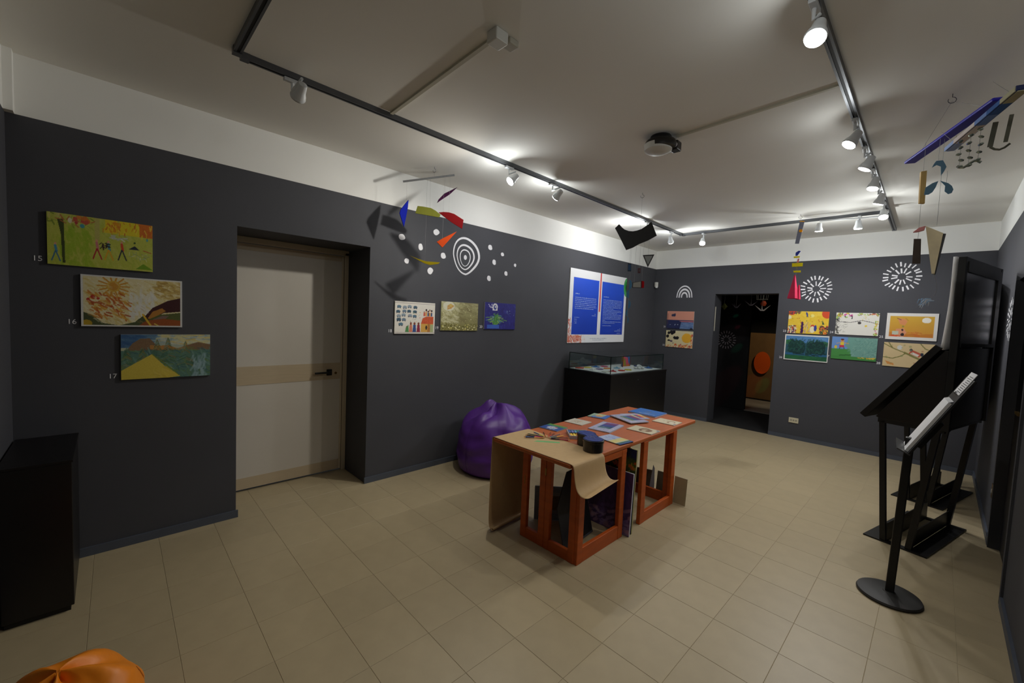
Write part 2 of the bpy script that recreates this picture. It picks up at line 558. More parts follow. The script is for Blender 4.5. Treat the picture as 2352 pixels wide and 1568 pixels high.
def lamp(x, y, aim, lit, label, power=1.0, cone=95, col=WARM, z=2.77, spill=SPILL):
    th = thing('track_spotlight', label, 'spotlight', (x, y, H - .034), 0, 'spotlights on the ceiling tracks')
    tx = min((TXL, TXR), key=lambda v: abs(v - x)) if abs(y - TYB) > .1 else x
    ty = y if abs(y - TYB) > .1 else TYB
    MB().box((tx - .014, ty - .045, H - .052), (tx + .014, ty + .045, H - .0335)).build('adapter', M_LAMPW, th, bevel=.003)
    c = Vector((x, y, z)); d = (Vector(aim) - c).normalized()
    piv = c - d * .035
    MB().tube([(tx, ty, H - .05), (tx, ty, z + .055), tuple(piv + Vector((0, 0, .045)))], .008, 8).build('stem', M_LAMPW, th)
    q = d.to_track_quat('Z', 'Y').to_matrix().to_4x4(); q.translation = c
    hd = MB().lathe([(.012, -.058), (.022, -.054), (.026, -.03), (.028, -.01), (.036, .008), (.0385, .02), (.0385, .034), (.035, .036)], 24, q).build('lamp_head', M_LAMPW, th, smooth=True)
    MB().lathe([(.0387, -.002), (.0405, 0), (.0405, .006), (.0387, .008)], 24, q @ Matrix.Translation((0, 0, .024))).build('rim', M_LAMPW, hd, smooth=True)
    MB().lathe([(.0352, .0355), (.0352, .0385)], 24, q).build('lens', M_LENS if lit else mat('unlit_lens', (120, 124, 128), .2), hd)
    if lit:
        ld = bpy.data.lights.new('spot_beam', 'SPOT')
        ld.energy = LAMP_W * power; ld.color = col; ld.spot_size = math.radians(cone); ld.spot_blend = .5 if cone > 165 else .9; ld.shadow_soft_size = .03
        lo = bpy.data.objects.new('spot_beam', ld); COL.objects.link(lo); lo.parent = th
        p = c + d * .05 - Vector(th.location)
        lo.rotation_euler = d.to_track_quat('-Z', 'Y').to_euler(); lo.location = p
        ld = bpy.data.lights.new('side_spill', 'POINT'); ld.energy = LAMP_W * power * spill; ld.color = (.93, .97, .97); ld.shadow_soft_size = .02
        lo = bpy.data.objects.new('side_spill', ld); COL.objects.link(lo); lo.parent = th; lo.location = c + d * .062 - Vector(th.location)
    return th
lamp(1.10, .76, (.25, .7, 2.2), False, 'unlit white spotlight at the top left of the ceiling')
lamp(1.025, 2.465, (.55, .6, 1.0), True, 'lit spotlight above the olive and red paper mobile', 4.6, 160, spill=.10)
lamp(1.045, 3.04, (.0, 3.1, 2.05), True, 'spotlight turned to the wall beside the circle decal', 1.3, 120, COOL, spill=.35)
lamp(.975, 4.90, (.0, 4.75, 2.5), True, 'spotlight hidden behind the hanging black shape, turned to the blue poster', 1.7, 135, COOL, spill=.45)
lamp(.97, 5.60, (.7, 6.9, 1.3), True, 'spotlight nearest the far left corner of the track', .8, 100, COOL, spill=.6)
lamp(1.28, 5.92, (1.9, 4.2, .4), True, 'lit spotlight at the left end of the back track', 1.0, 100, spill=.3)
lamp(2.617, 5.80, (2.5, 6.10, .0), True, 'lit spotlight beside the grey hanging strip on the back track', 2.4, 172, COOL, spill=.35)
lamp(2.955, 5.87, (3.0, 6.05, .0), True, 'lit spotlight second from the right corner of the back track', 2.5, 172, COOL, spill=.35)
lamp(3.20, 2.00, (3.1, .75, .5), True, 'very bright big spotlight nearest the camera at the top right', 2.2, 140, spill=.08)
lamp(3.20, 1.10, (3.85, 3.7, .8), True, 'added unseen spotlight on the right track above the view, lighting the kiosks', .9, 75)  # added lamp out of view, put in to brighten the kiosks
lamp(3.18, 3.25, (1.7, 2.3, .0), True, 'lit spotlight second from the camera on the right track', 1.8, 120, spill=.07)
lamp(3.205, 3.78, (1.9, 3.7, .0), True, 'lit spotlight third from the camera on the right track', 1.35, 110, spill=.06)
lamp(3.20, 4.32, (2.7, 3.7, .0), True, 'lit spotlight fourth from the camera on the right track', 1.2, 110, COOL, spill=.08)
lamp(3.20, 4.85, (2.3, 5.2, .0), True, 'lit spotlight fifth from the camera on the right track', 1.0, 130, spill=.08)
lamp(3.186, 5.45, (3.45, 4.0, .0), True, 'lit spotlight sixth and farthest on the right track', 2.0, 140, COOL, spill=.15)

# cable covers, junction box, ceiling projector
th = thing('cable_cover', 'ivory cable cover running on the ceiling from the junction box to the left track', 'cable cover', (1.6, 1.33, H - .02))
MB().bar((2.06, 1.315, H - .0065), (1.0, 1.355, H - .0065), .022, .013).build('cover_strip', M_CONDUIT, th)
MB().box((2.055, 1.27, H - .055), (2.125, 1.345, H)).build('junction_box', M_PLASTIC, th, bevel=.006)
MB().box((2.06, 1.36, H - .03), (2.12, 1.42, H)).build('wall_plug', mat('plug_dim_white', (175, 170, 155), .6), th, bevel=.006)
tag(MB().bar((2.255, 2.852, H - .006), (3.16, 2.80, H - .006), .02, .012).build('cable_cover', M_CONDUIT), 'ivory cable cover running on the ceiling from the black round device to the right track', 'cable cover')
th = thing('ceiling_projector', 'round black ceiling device with a white underside and a small side lens', 'projector', (2.165, 2.80, H))
M = Matrix.Translation((2.165, 2.80, 0))
MB().lathe([(.07, H), (.075, H - .02), (.10, H - .035), (.112, H - .06), (.108, H - .085), (.094, H - .092)], 36, M).build('housing', M_BLACK, th, smooth=True)
MB().lathe([(.098, H - .06), (.092, H - .10), (.07, H - .112), (.03, H - .118)], 36, Matrix.Translation((2.158, 2.785, 0))).build('white_dome', M_PLASTIC, th, smooth=True)
MB().box((2.215, 2.83, H - .10), (2.275, 2.90, H - .035)).build('lens_block', M_BLACK, th, bevel=.008)
MB().tube([(2.255, 2.83, H - .07), (2.262, 2.815, H - .072)], .018, 16).build('lens_ring', M_CHROME, th)
MB().tube([(2.25, 2.86, H - .04), (2.252, 2.853, H - .015), (2.262, 2.851, H - .008)], .004, 6).build('lead', M_PLASTIC, th)
MB().bar((2.10, 2.735, H - .098), (2.22, 2.74, H - .102), .012, .01).build('trim_bar', M_BLACK, th)

# white boxed column in the near left corner
tag(MB().box((.0, YN, HB), (.055, YN + .035, H)).build('pipe_cover', M_WHITE), 'boxed white pipe cover in the upper left corner', 'pipe cover')

# ------------------------------------------------------------------ pictures on the walls
LEFT = lambda y, z, off=0: basis((off, y, z), (0, 1, 0), (0, 0, 1), (1, 0, 0))
BACK = lambda x, z, off=0: basis((x, D - off, z), (1, 0, 0), (0, 0, 1), (0, -1, 0))
M_BOARD = mat('picture_board_edge', (196, 196, 190), .6)
NUMW = {'15': 'yellow green park picture', '16': 'picture of the big sun', '17': 'yellow tent picture', '18': 'picture of blue cars', '19': 'olive picture of lights', '20': 'deep blue plant picture', '21': 'pink sky picture', '22': 'picture of black animals', '23': 'yellow flower picture', '24': 'white branch picture', '25': 'ochre moon picture', '26': 'dark tree picture', '27': 'green hedge picture', '28': 'beige branch picture'}
def picture(M0, w, h, cv, label, num=None, thick=.012, cat='picture'):
    th = thing('wall_picture', label, cat, M0.translation)
    MB().box((0, 0, .0005), (w, h, thick), M0).build('backing_board', M_BOARD, th)
    sheet('printed_sheet', M0 @ Matrix.Translation((0, 0, thick + .0006)), w, h, cv, th)
    if num:
        cu = bpy.data.curves.new('number', 'FONT'); cu.body = num; cu.size = .042; cu.extrude = .0006
        cu.align_x = 'RIGHT'; cu.resolution_u = 3
        tmp = bpy.data.objects.new('tmp', cu); COL.objects.link(tmp)
        dg = bpy.context.evaluated_depsgraph_get()
        me = bpy.data.meshes.new_from_object(tmp.evaluated_get(dg))
        bpy.data.objects.remove(tmp)
        me.materials.clear(); me.materials.append(M_DECAL)
        for p in me.polygons: p.material_index = 0
        o = bpy.data.objects.new('number_label', me); COL.objects.link(o)
        o.matrix_world = M0 @ Matrix.Translation((-.018, .012, .0012))
        tag(o, 'small white number %s at the lower left of the %s' % (num, NUMW[num]), 'number label')
    return th
def R(): return random.random()

# 15 park with children
c = Canvas(230, 128, (178, 184, 74))
c.strokes(260, (0, 0, 1, 1), [(170, 182, 62), (190, 194, 96), (160, 176, 60), (186, 190, 84)], .10, .02, 1.2, .8, .45)
c.strokes(70, (.12, .2, .38, .95), [(140, 172, 36), (150, 178, 44)], .08, .03, 1.5, .4, .5)
c.rect(.42, 0, .47, .45, (176, 170, 92)).rect(.52, 0, .64, .27, (216, 190, 30)).rect(.58, .04, .70, .24, (208, 140, 20)).rect(.66, 0, .86, .28, (214, 196, 32)).rect(.86, 0, 1, .28, (200, 106, 28))
c.strokes(60, (.5, 0, 1, .26), [(222, 200, 40), (206, 130, 24), (190, 92, 30), (226, 210, 70)], .04, .012, 1.5, .5, .7)
c.poly([(.09, .12), (.145, .1), (.155, .95), (.13, .95), (.12, .4)], (62, 72, 30))
c.strokes(50, (0, 0, .4, .2), [(110, 130, 40), (176, 96, 60), (150, 160, 60), (200, 190, 120)], .04, .012, .7, 1.5, .8)
c.dots(9, (.22, .02, .42, .18), [(196, 110, 40), (206, 130, 50), (186, 80, 60), (170, 60, 60)], .015, .03).ell(.31, .2, .022, .04, (70, 150, 160)).ell(.2, .12, .018, .05, (214, 208, 180))
def kid(x, y, s, top, leg, ln=1):
    c.ell(x, y - .16 * s, .012 * s, .028 * s, (210, 150, 120)); c.line([(x, y - .12 * s), (x + .01 * s, y)], .026 * s, top)
    c.line([(x, y), (x - .035 * s * ln, y + .2 * s)], .014 * s, leg); c.line([(x + .005, y), (x + .045 * s, y + .2 * s)], .014 * s, leg)
kid(.44, .62, 1, (196, 120, 120), (170, 40, 50)); kid(.55, .62, 1, (80, 140, 150), (212, 160, 40)); kid(.68, .6, 1, (200, 70, 40), (52, 56, 62)); kid(.07, .74, .9, (70, 140, 170), (60, 110, 140))
c.strokes(14, (.48, .46, .54, .6), [(40, 30, 34), (60, 40, 40)], .03, .012, 1, 1.5, .9)
c.strokes(16, (.56, .32, .72, .38), [(206, 208, 190), (180, 184, 170)], .03, .014, .2, .5, .9)
c.poly([(.75, .56), (.81, .48), (.86, .56)], (40, 46, 56)).ell(.81, .42, .012, .02, (50, 80, 40)).line([(.9, .56), (.98, .6)], .01, (170, 80, 50))
c.strokes(24, (.74, .6, .98, .75), [(200, 206, 160), (150, 170, 120), (120, 130, 110)], .03, .008, .5, 1.2, .8)
c.poly([(.82, .96), (.9, .84), (1, .96)], (112, 152, 24)).ell(.94, .33, .012, .03, (80, 150, 150))
picture(LEFT(-.24, 1.795), .457, .297, c.grain(4), 'yellow green picture of children running in a park, highest by the white door', '15')
# 16 sun and fields
c = Canvas(222, 128, (216, 206, 160))
c.strokes(240, (0, 0, 1, 1), [(222, 214, 180), (210, 190, 110), (226, 222, 200), (200, 176, 90)], .09, .016, .6, .5, .5)
c.strokes(60, (.45, .2, .68, .75), [(222, 222, 216), (214, 214, 206)], .08, .03, 1.2, .6, .6)
c.strokes(120, (.04, .3, .42, .8), [(198, 120, 40), (186, 92, 30), (206, 150, 60), (170, 70, 30), (214, 170, 70)], .05, .016, .7, .6, .8)
for k in range(14):
    a = k * PI / 7
    c.line([(.3 + .065 * math.cos(a), .2 + .09 * math.sin(a)), (.3 + .15 * math.cos(a), .2 + .2 * math.sin(a))], .016, (198, 140, 44))
c.ell(.3, .2, .065, .11, (206, 166, 66)).ell(.3, .2, .045, .08, (196, 140, 50))
c.dots(3, (.04, .4, .2, .55), [(180, 54, 40)], .012, .022)
c.strokes(110, (.68, .04, .98, .4), [(190, 160, 80), (176, 146, 84), (200, 178, 110), (160, 128, 60)], .05, .018, .3, .6, .6)
c.poly([(.6, .78), (.68, .6), (.84, .44), (1, .36), (1, .66), (.8, .7), (.62, .88)], (62, 26, 28)).poly([(.63, .82), (.68, .68), (.78, .6), (.82, .66), (.66, .84)], (172, 118, 48))
c.poly([(.62, .86), (.75, .74), (1, .68), (1, .86), (.7, .9)], (84, 92, 46)).poly([(.68, .84), (.78, .76), (.85, .76), (.8, .86)], (122, 100, 92))
c.poly([(.5, .98), (.6, .87), (.8, .82), (1, .86), (1, .98)], (146, 76, 30)).poly([(0, .7), (.1, .78), (.2, .93), (.35, .97), (.5, .9), (.6, .74), (.62, .86), (.52, 1), (0, 1)], (70, 80, 48))
c.ell(.05, .94, .05, .07, (180, 150, 40)).line([(.58, .74), (.66, .97)], .02, (214, 176, 50)).line([(.7, .93), (.76, .99)], .012, (214, 190, 90))
c.strokes(80, (.05, .1, .6, .9), [(224, 220, 190), (190, 150, 80)], .05, .008, .6, .3, .5)
c.rect(0, 0, 1, .035, (210, 210, 208)).rect(0, .965, 1, 1, (210, 210, 208)).rect(0, 0, .022, 1, (210, 210, 208)).rect(.978, 0, 1, 1, (210, 210, 208))
picture(LEFT(-.11, 1.437), .477, .312, c.grain(4), 'white edged picture of a big sun over hills, middle of three left of door', '16')
# 17 tent
c = Canvas(206, 124, (120, 150, 150))
c.grad(0, .5, (126, 158, 184), (206, 196, 140)).rect(0, 0, .2, .3, (64, 98, 138)).strokes(70, (0, 0, .3, .3), [(60, 96, 140), (90, 124, 150), (46, 84, 130)], .1, .03, .1, .3, .5)
c.strokes(90, (.35, .0, 1, .22), [(214, 204, 140), (200, 206, 190), (206, 180, 100)], .1, .02, .1, .3, .6)
c.poly([(.05, .38), (.12, .2), (.2, .1), (.3, .09), (.4, .3), (.5, .26), (.6, .34), (.7, .26), (.85, .18), (1, .24), (1, .45), (0, .45)], (126, 100, 74))
c.poly([(.3, .24), (.4, .26), (.5, .24), (.6, .32), (.7, .28), (.7, .36), (.3, .34)], (178, 128, 66))
c.rect(0, .36, 1, 1, (84, 120, 108)).strokes(260, (0, .3, 1, 1), [(70, 106, 84), (96, 134, 120), (60, 96, 104), (118, 150, 140), (104, 130, 66)], .09, .016, .7, .7, .6)
for tx, ty in ((.06, .3), (.22, .3), (.38, .12), (.5, .08), (.7, .16)):
    for k in range(16):
        w_ = .015 + k * .006
        c.line([(tx, ty + k * .035), (tx + w_, ty + .06 + k * .035)], .009, random.choice([(70, 100, 60), (90, 120, 96), (140, 110, 56)]), .8)
        c.line([(tx, ty + k * .035), (tx - w_, ty + .06 + k * .035)], .009, random.choice([(60, 94, 70), (100, 130, 110), (120, 120, 60)]), .8)
c.strokes(60, (.78, .45, .95, 1), [(150, 176, 184), (130, 158, 166)], .08, .02, 1.7, .4, .5)
c.poly([(0, .8), (.32, .45), (.46, .72), (.64, .97), (.5, 1), (0, 1)], (204, 184, 74)).strokes(50, (.05, .7, .5, 1), [(212, 194, 80), (190, 168, 60), (206, 186, 100)], .08, .02, .8, .5, .5, mask=lambda u, v: v > 1.15 - u)
c.line([(.33, .45), (.62, .94)], .012, (106, 130, 50))
picture(LEFT(.062, 1.097), .461, .29, c.grain(4), 'picture of a yellow tent and green firs, lowest of three left of the door', '17')
# 18 cars and house
W1 = (226, 222, 212)
c = Canvas(150, 106, W1)
for v in (.05, .955): c.line([(0, v), (1, v)], .006, (110, 90, 110))
for i in range(18):
    u, v = .05 + (i % 4) * .13 + R() * .03, .15 + (i // 4) * .13 + R() * .04
    if i > 13: u = .06 + R() * .08
    c.ell(u + .03, v, .05, .045, random.choice([(86, 118, 140), (110, 130, 150), (60, 90, 110), (140, 156, 170)])).ell(u, v + .04, .012, .018, (60, 60, 70)).ell(u + .06, v + .04, .012, .018, (60, 60, 70))
c.dots(26, (.3, .3, .72, .65), [(226, 170, 40), (200, 70, 80), (110, 150, 80), (70, 80, 90)], .004, .012)
c.poly([(.64, .68), (.68, .5), (.78, .44), (.96, .44), (.96, .68)], (202, 88, 50)).strokes(26, (.68, .46, .95, .64), [(186, 70, 40), (214, 110, 70)], .03, .01, .3, 1.5, .8)
c.rect(.64, .68, .96, .94, (214, 166, 78)).rect(.88, .7, .96, .94, (170, 180, 130)).rect(.82, .68, .84, .94, (150, 80, 40)).rect(.86, .68, .875, .94, (150, 80, 40))
for k in range(6): c.line([(.82, .71 + k * .04), (.875, .71 + k * .04)], .008, (150, 80, 40))
c.ell(.78, .8, .025, .07, (60, 46, 40))
for u in (.72, .77, .82, .86, .91): c.ell(u, .2 + R() * .12, .022, .035, (46, 34, 34)).ell(u, .25 + R() * .08, .018, .03, (214, 160, 120)).rect(u - .02, .32, u + .02, .43, random.choice([(200, 80, 60), (60, 80, 120), (214, 150, 70)]))
for u, col in ((.3, (80, 140, 80)), (.39, (210, 130, 100)), (.48, (50, 80, 140)), (.58, (140, 36, 60))):
    c.ell(u, .68 + (.12 if u < .35 else 0), .026, .045, (130, 70, 50)).poly([(u - .03, .72 + (.1 if u < .35 else 0)), (u + .03, .72), (u + .045, .94), (u - .045, .94)], col)
picture(LEFT(1.955, 1.400), .452, .312, c.grain(3), 'white picture of blue cars and a red house, first of three right of door', '18')
# 19 glowing lights
c = Canvas(132, 100, (150, 146, 100))
c.grad(0, 1, (176, 172, 128), (128, 122, 70)).strokes(120, (.4, 0, 1, .7), [(128, 124, 80), (150, 146, 100), (120, 112, 70)], .1, .04, .2, .5, .4).strokes(90, (0, 0, .4, .7), [(206, 204, 164), (190, 186, 140), (214, 212, 180)], .1, .04, .5, .5, .4)
c.ell(.2, .16, .15, .16, (214, 212, 190)).poly([(.16, .28), (.16, .14), (.24, .07), (.34, .14), (.26, .24)], (196, 150, 84)).ell(.25, .13, .04, .05, (206, 176, 90))
c.strokes(150, (0, .78, 1, 1), [(100, 96, 30), (84, 80, 26), (130, 124, 50)], .05, .012, -1.5, .3, .8)
c.dots(95, (.02, .05, 1, 1), [(232, 228, 184), (214, 208, 140)], .004, .011).dots(36, (.02, .78, 1, .98), [(238, 232, 180), (224, 214, 120)], .008, .018)
picture(LEFT(2.482, 1.436), .498, .304, c.grain(3), 'olive picture of glowing lights, middle of three right of the door', '19')
# 20 plant
c = Canvas(124, 88, (34, 30, 120))
c.strokes(150, (0, 0, 1, 1), [(30, 26, 112), (44, 40, 136), (24, 20, 96), (52, 60, 150)], .08, .03, 1.4, .8, .5)
for _ in range(60):
    a = random.uniform(-2.7, -.4); L_ = random.uniform(.12, .34); u = .34 + random.uniform(-.06, .06)
    p1 = (u + L_ * .5 * math.cos(a), .78 + L_ * 1.1 * math.sin(a)); p2 = (p1[0] + L_ * .6 * math.cos(a), p1[1] + L_ * .5 * math.sin(a) + .12)
    c.line([(u, .82), p1, p2], .016, random.choice([(90, 150, 60), (120, 170, 70), (60, 120, 60), (160, 190, 110), (80, 130, 150)]), .95)
c.rect(.09, .83, .47, .97, (60, 100, 190)).ell(.32, .16, .08, .13, (226, 226, 230)).rect(.245, .16, .395, .3, (226, 226, 230)).ell(.32, .18, .045, .09, (40, 60, 140)).ell(.33, .16, .02, .04, (220, 220, 230))
c.dots(8, (.12, .08, .24, .2), [(200, 200, 220)], .01, .02).dots(10, (.62, .25, .95, .5), [(140, 170, 200), (80, 120, 160)], .006, .014)
picture(LEFT(3.08, 1.457), .493, .309, c.grain(3), 'deep blue picture of a potted green plant, third of three right of door', '20')
# 21 pink sky
c = Canvas(64, 42, (206, 142, 120))
c.rect(0, .5, 1, 1, (36, 44, 84)).rect(.48, .62, 1, 1, (92, 118, 160)).strokes(30, (.45, .6, 1, .95), [(110, 134, 172), (70, 96, 140)], .12, .03, .1, .2, .6).rect(.4, .54, 1, .6, (190, 110, 110)).poly([(.4, .5), (.55, .6), (.5, 1), (.3, 1)], (30, 38, 78))
c.ell(.25, .24, .08, .08, (44, 50, 80)).ell(.3, .17, .03, .04, (60, 50, 70)).line([(.03, 0), (.05, 1)], .012, (90, 60, 60)).dots(6, (.05, .74, .45, .8), [(190, 200, 210)], .008, .014).poly([(.85, 1), (.92, .88), (1, 1)], (30, 34, 50))
picture(BACK(.270, 1.534), .472, .305, c, 'picture of a pink sky over dark blue water, above the one with the yellow sun', '21')
# 22 black animals and sun
c = Canvas(64, 42, (214, 202, 160))
c.dots(9, (.06, .08, .44, .5), [(24, 20, 22)], .05, .085).ell(.78, .42, .18, .28, (226, 170, 44)).ell(.12, .6, .05, .05, (24, 20, 22)).dots(3, (.2, .55, .3, .75), [(90, 70, 100)], .02, .04)
c.strokes(60, (.35, .76, 1, 1), [(186, 40, 30), (200, 80, 40), (220, 200, 190), (150, 40, 60), (226, 170, 40)], .05, .03, 1.3, 1, .9).strokes(14, (.92, .2, 1, .8), [(186, 40, 60), (220, 120, 60)], .04, .03, 1.5, .5, .9).strokes(12, (0, .86, .3, 1), [(214, 150, 40), (200, 60, 40)], .05, .02, .1, .4, .9)
picture(BACK(.270, 1.205), .476, .292, c, 'cream picture of black animals and a yellow sun, beside the glass case', '22')
# 23 yellow flowers
c = Canvas(96, 56, (232, 196, 60))
c.strokes(60, (0, 0, 1, 1), [(236, 206, 80), (226, 186, 40)], .1, .04, .3, 1, .5)
c.ell(.08, .06, .1, .12, (206, 70, 36)).ell(.95, .1, .13, .2, (210, 76, 36)).ell(.03, .28, .05, .08, (232, 226, 190)).poly([(.43, .02), (.48, .08), (.5, .28), (.45, .18)], (40, 60, 140)).ell(.6, .2, .05, .07, (240, 226, 130))
c.strokes(40, (0, 0, .3, .1), [(70, 30, 90), (50, 90, 50), (200, 60, 40)], .03, .02, .8, 1, .9).strokes(60, (0, .62, .22, 1), [(206, 60, 40), (80, 30, 70), (230, 226, 200), (40, 50, 110)], .04, .026, 1, 1.3, .9).strokes(60, (.78, .62, 1, 1), [(206, 60, 40), (230, 150, 40), (70, 30, 60), (40, 90, 60)], .04, .026, 1, 1.3, .9)
for k in range(7): c.ell(.36 + .01 * (k % 2), .52 + k * .07, .035, .05, (66, 22, 84))
c.strokes(26, (.42, .6, .58, 1), [(150, 120, 170), (220, 200, 150)], .08, .012, -1.4, .3, .9).ell(.62, .68, .05, .09, (206, 56, 44)).ell(.62, .8, .06, .15, (236, 226, 190)).ell(.69, .74, .035, .14, (50, 66, 150)).poly([(.84, .36), (.9, .56), (.84, .58)], (40, 80, 60))
c.dots(14, (.1, .2, .85, .55), [(206, 120, 50), (110, 110, 50)], .008, .016)
picture(BACK(2.113, 1.555), .478, .318, c, 'bright yellow flower picture on the back wall, top row nearest the dark doorway', '23')
# 24 branch
c = Canvas(96, 56, (228, 226, 218))
c.strokes(70, (-.02, .1, .07, 1), [(40, 38, 40), (80, 80, 76), (120, 120, 110)], .05, .014, .8, .8, .9).strokes(26, (.03, .4, .25, .9), [(120, 120, 120), (160, 160, 150)], .05, .008, -.6, .8, .7).strokes(30, (0, 0, .4, .22), [(206, 60, 150), (150, 190, 70), (226, 190, 60), (60, 60, 60)], .03, .026, .8, 1.2, .9).strokes(24, (.5, 0, 1, .1), [(50, 46, 46), (206, 110, 80), (150, 190, 80)], .04, .022, .3, .8, .9)
c.line([(.12, .42), (.35, .44), (.5, .38), (.62, .34), (.8, .4), (1, .48)], .014, (70, 66, 66)).ell(.56, .45, .04, .06, (60, 56, 54)).ell(.71, .58, .03, .04, (230, 200, 60)).strokes(26, (.9, .3, .96, 1), [(210, 200, 60), (150, 180, 80), (200, 80, 140)], .02, .026, 1.5, .8, .9).strokes(10, (.6, .1, .8, .3), [(214, 200, 120), (170, 190, 130)], .03, .014, .6, 1, .8)
picture(BACK(2.668, 1.567), .447, .297, c, 'white picture with a black branch across it, top row middle on the back wall', '24')
# 25 ochre scene
c = Canvas(96, 68, (208, 162, 50))
c.grad(.0, 1, (208, 168, 50), (204, 140, 50)).poly([(0, .72), (.3, .74), (.6, .78), (.9, .74), (1, .8), (1, 1), (0, 1)], (196, 122, 40)).strokes(30, (.05, .7, .6, .95), [(214, 150, 60), (190, 104, 40), (206, 90, 30)], .1, .03, .1, .2, .6)
c.ell(.78, .26, .085, .1, (236, 232, 220)).poly([(.22, .2), (.36, .22), (.42, .3), (.38, .46), (.28, .42)], (214, 140, 90)).line([(.22, .2), (.3, .26)], .014, (90, 50, 50)).line([(.38, .2), (.44, .28)], .01, (150, 80, 60)).ell(.34, .5, .02, .03, (140, 130, 60)).poly([(.2, .6), (.36, .56), (.42, .72), (.36, .88), (.24, .88)], (216, 146, 110)).ell(.335, .63, .02, .04, (40, 30, 34)).ell(.34, .8, .035, .06, (36, 26, 30)).rect(.14, .68, .26, .82, (190, 196, 176)).strokes(16, (.06, .82, .26, .94), [(206, 70, 30), (220, 100, 40)], .05, .02, .1, .3, .9)
w5 = (222, 220, 216)
c.rect(0, 0, 1, .115, w5).rect(0, .885, 1, 1, w5).rect(0, 0, .075, 1, w5).rect(.925, 0, 1, 1, w5)
picture(BACK(3.186, 1.536), .463, .335, c, 'white bordered ochre picture with a pale moon, top row right on the back wall', '25')
# 26 blue trees
c = Canvas(96, 72, (84, 134, 186))
c.strokes(60, (0, 0, 1, .4), [(96, 146, 200), (70, 120, 176)], .1, .05, .1, .3, .5).rect(0, .3, 1, .8, (40, 84, 100)).rect(0, .8, 1, 1, (30, 92, 60)).strokes(40, (0, .8, 1, .96), [(40, 110, 60), (24, 76, 56)], .1, .03, .05, .1, .6).ell(.1, .3, .12, .09, (50, 110, 70)).ell(.9, .32, .1, .1, (44, 100, 70))
for u in (.3, .38, .62, .74, .82, .2):
    c.ell(u, .5, .11, .28, (14, 50, 54))
    c.strokes(90, (u - .12, .2, u + .08, .76), [(10, 44, 46), (40, 92, 80), (18, 60, 50), (30, 84, 66)], .05, .014, -.9, .9, .85)
c.rect(0, .71, 1, .78, (40, 96, 140)).strokes(40, (.15, .66, .9, .76), [(12, 44, 50), (20, 60, 60)], .06, .03, .1, .3, .7)
c.rect(0, 0, 1, .05, w5).rect(0, .955, 1, 1, w5).rect(0, 0, .028, 1, w5).rect(.975, 0, 1, 1, w5)
picture(BACK(2.090, 1.162), .523, .372, c, 'white edged picture of dark trees under a blue sky, bottom row nearest the doorway', '26')
# 27 green hedge
c = Canvas(100, 60, (110, 156, 146))
c.rect(0, 0, .36, .6, (104, 146, 206)).rect(0, .54, .46, 1, (70, 140, 70)).rect(.46, .9, 1, 1, (60, 130, 60)).rect(0, .85, 1, 1, (66, 134, 66))
c.strokes(260, (.36, .0, 1, .82), [(96, 146, 136), (124, 170, 158), (84, 130, 120), (140, 176, 160)], .03, .012, -.8, .7, .7).poly([(.3, .4), (.4, 0), (.5, 0), (.45, .85), (.43, .5)], (110, 158, 148)).ell(.24, .17, .04, .07, (214, 150, 90)).ell(.24, .12, .04, .04, (90, 40, 50)).rect(.2, .23, .28, .36, (226, 200, 60)).line([(.28, .26), (.38, .29)], .016, (214, 160, 90)).line([(.2, .26), (.12, .3)], .016, (214, 160, 90)).rect(.18, .36, .29, .46, (196, 50, 80)).line([(.2, .46), (.19, .52)], .014, (60, 40, 40)).line([(.28, .46), (.29, .52)], .014, (60, 40, 40)).ell(.1, .46, .035, .07, (214, 190, 70)).line([(.2, .82), (.45, .78)], .03, (46, 104, 52)).strokes(14, (.55, .84, .96, .9), [(214, 180, 70), (206, 150, 60)], .05, .02, .1, .4, .9)
picture(BACK(2.646, 1.232), .472, .302, c, 'picture of a child beside a big green hedge, bottom row middle on the back wall', '27')
# 28 beige branches
c = Canvas(100, 64, (206, 184, 140))
for pts in (([(0, .06), (.2, .25), (.45, .42), (.7, .62), (1, .95)]), ([(0, .62), (.2, .66), (.35, .55), (.45, .42)]), ([(.1, 0), (.14, .14), (.2, .25)]), ([(.7, 0), (.8, .2), (1, .34)])): c.line(pts, .022, (118, 116, 60))
c.line([(.42, .4), (.72, .64)], .045, (124, 120, 64)).ell(.32, .2, .05, .09, (206, 206, 200)).poly([(.55, .26), (.76, .42), (.7, .56), (.5, .42)], (186, 84, 62)).poly([(.57, .36), (.7, .46), (.67, .53), (.53, .42)], (222, 214, 206)).ell(.54, .28, .03, .06, (40, 40, 60)).ell(.75, .44, .035, .07, (34, 44, 60)).poly([(.05, .76), (.22, .86), (.24, .94), (.1, .9)], (206, 140, 70)).dots(18, (.05, .1, .95, .95), [(140, 146, 96), (160, 156, 110), (170, 120, 90)], .014, .03, .6)
picture(BACK(3.182, 1.192), .472, .305, c, 'beige picture with green branches, bottom row right, partly behind the black kiosk', '28')

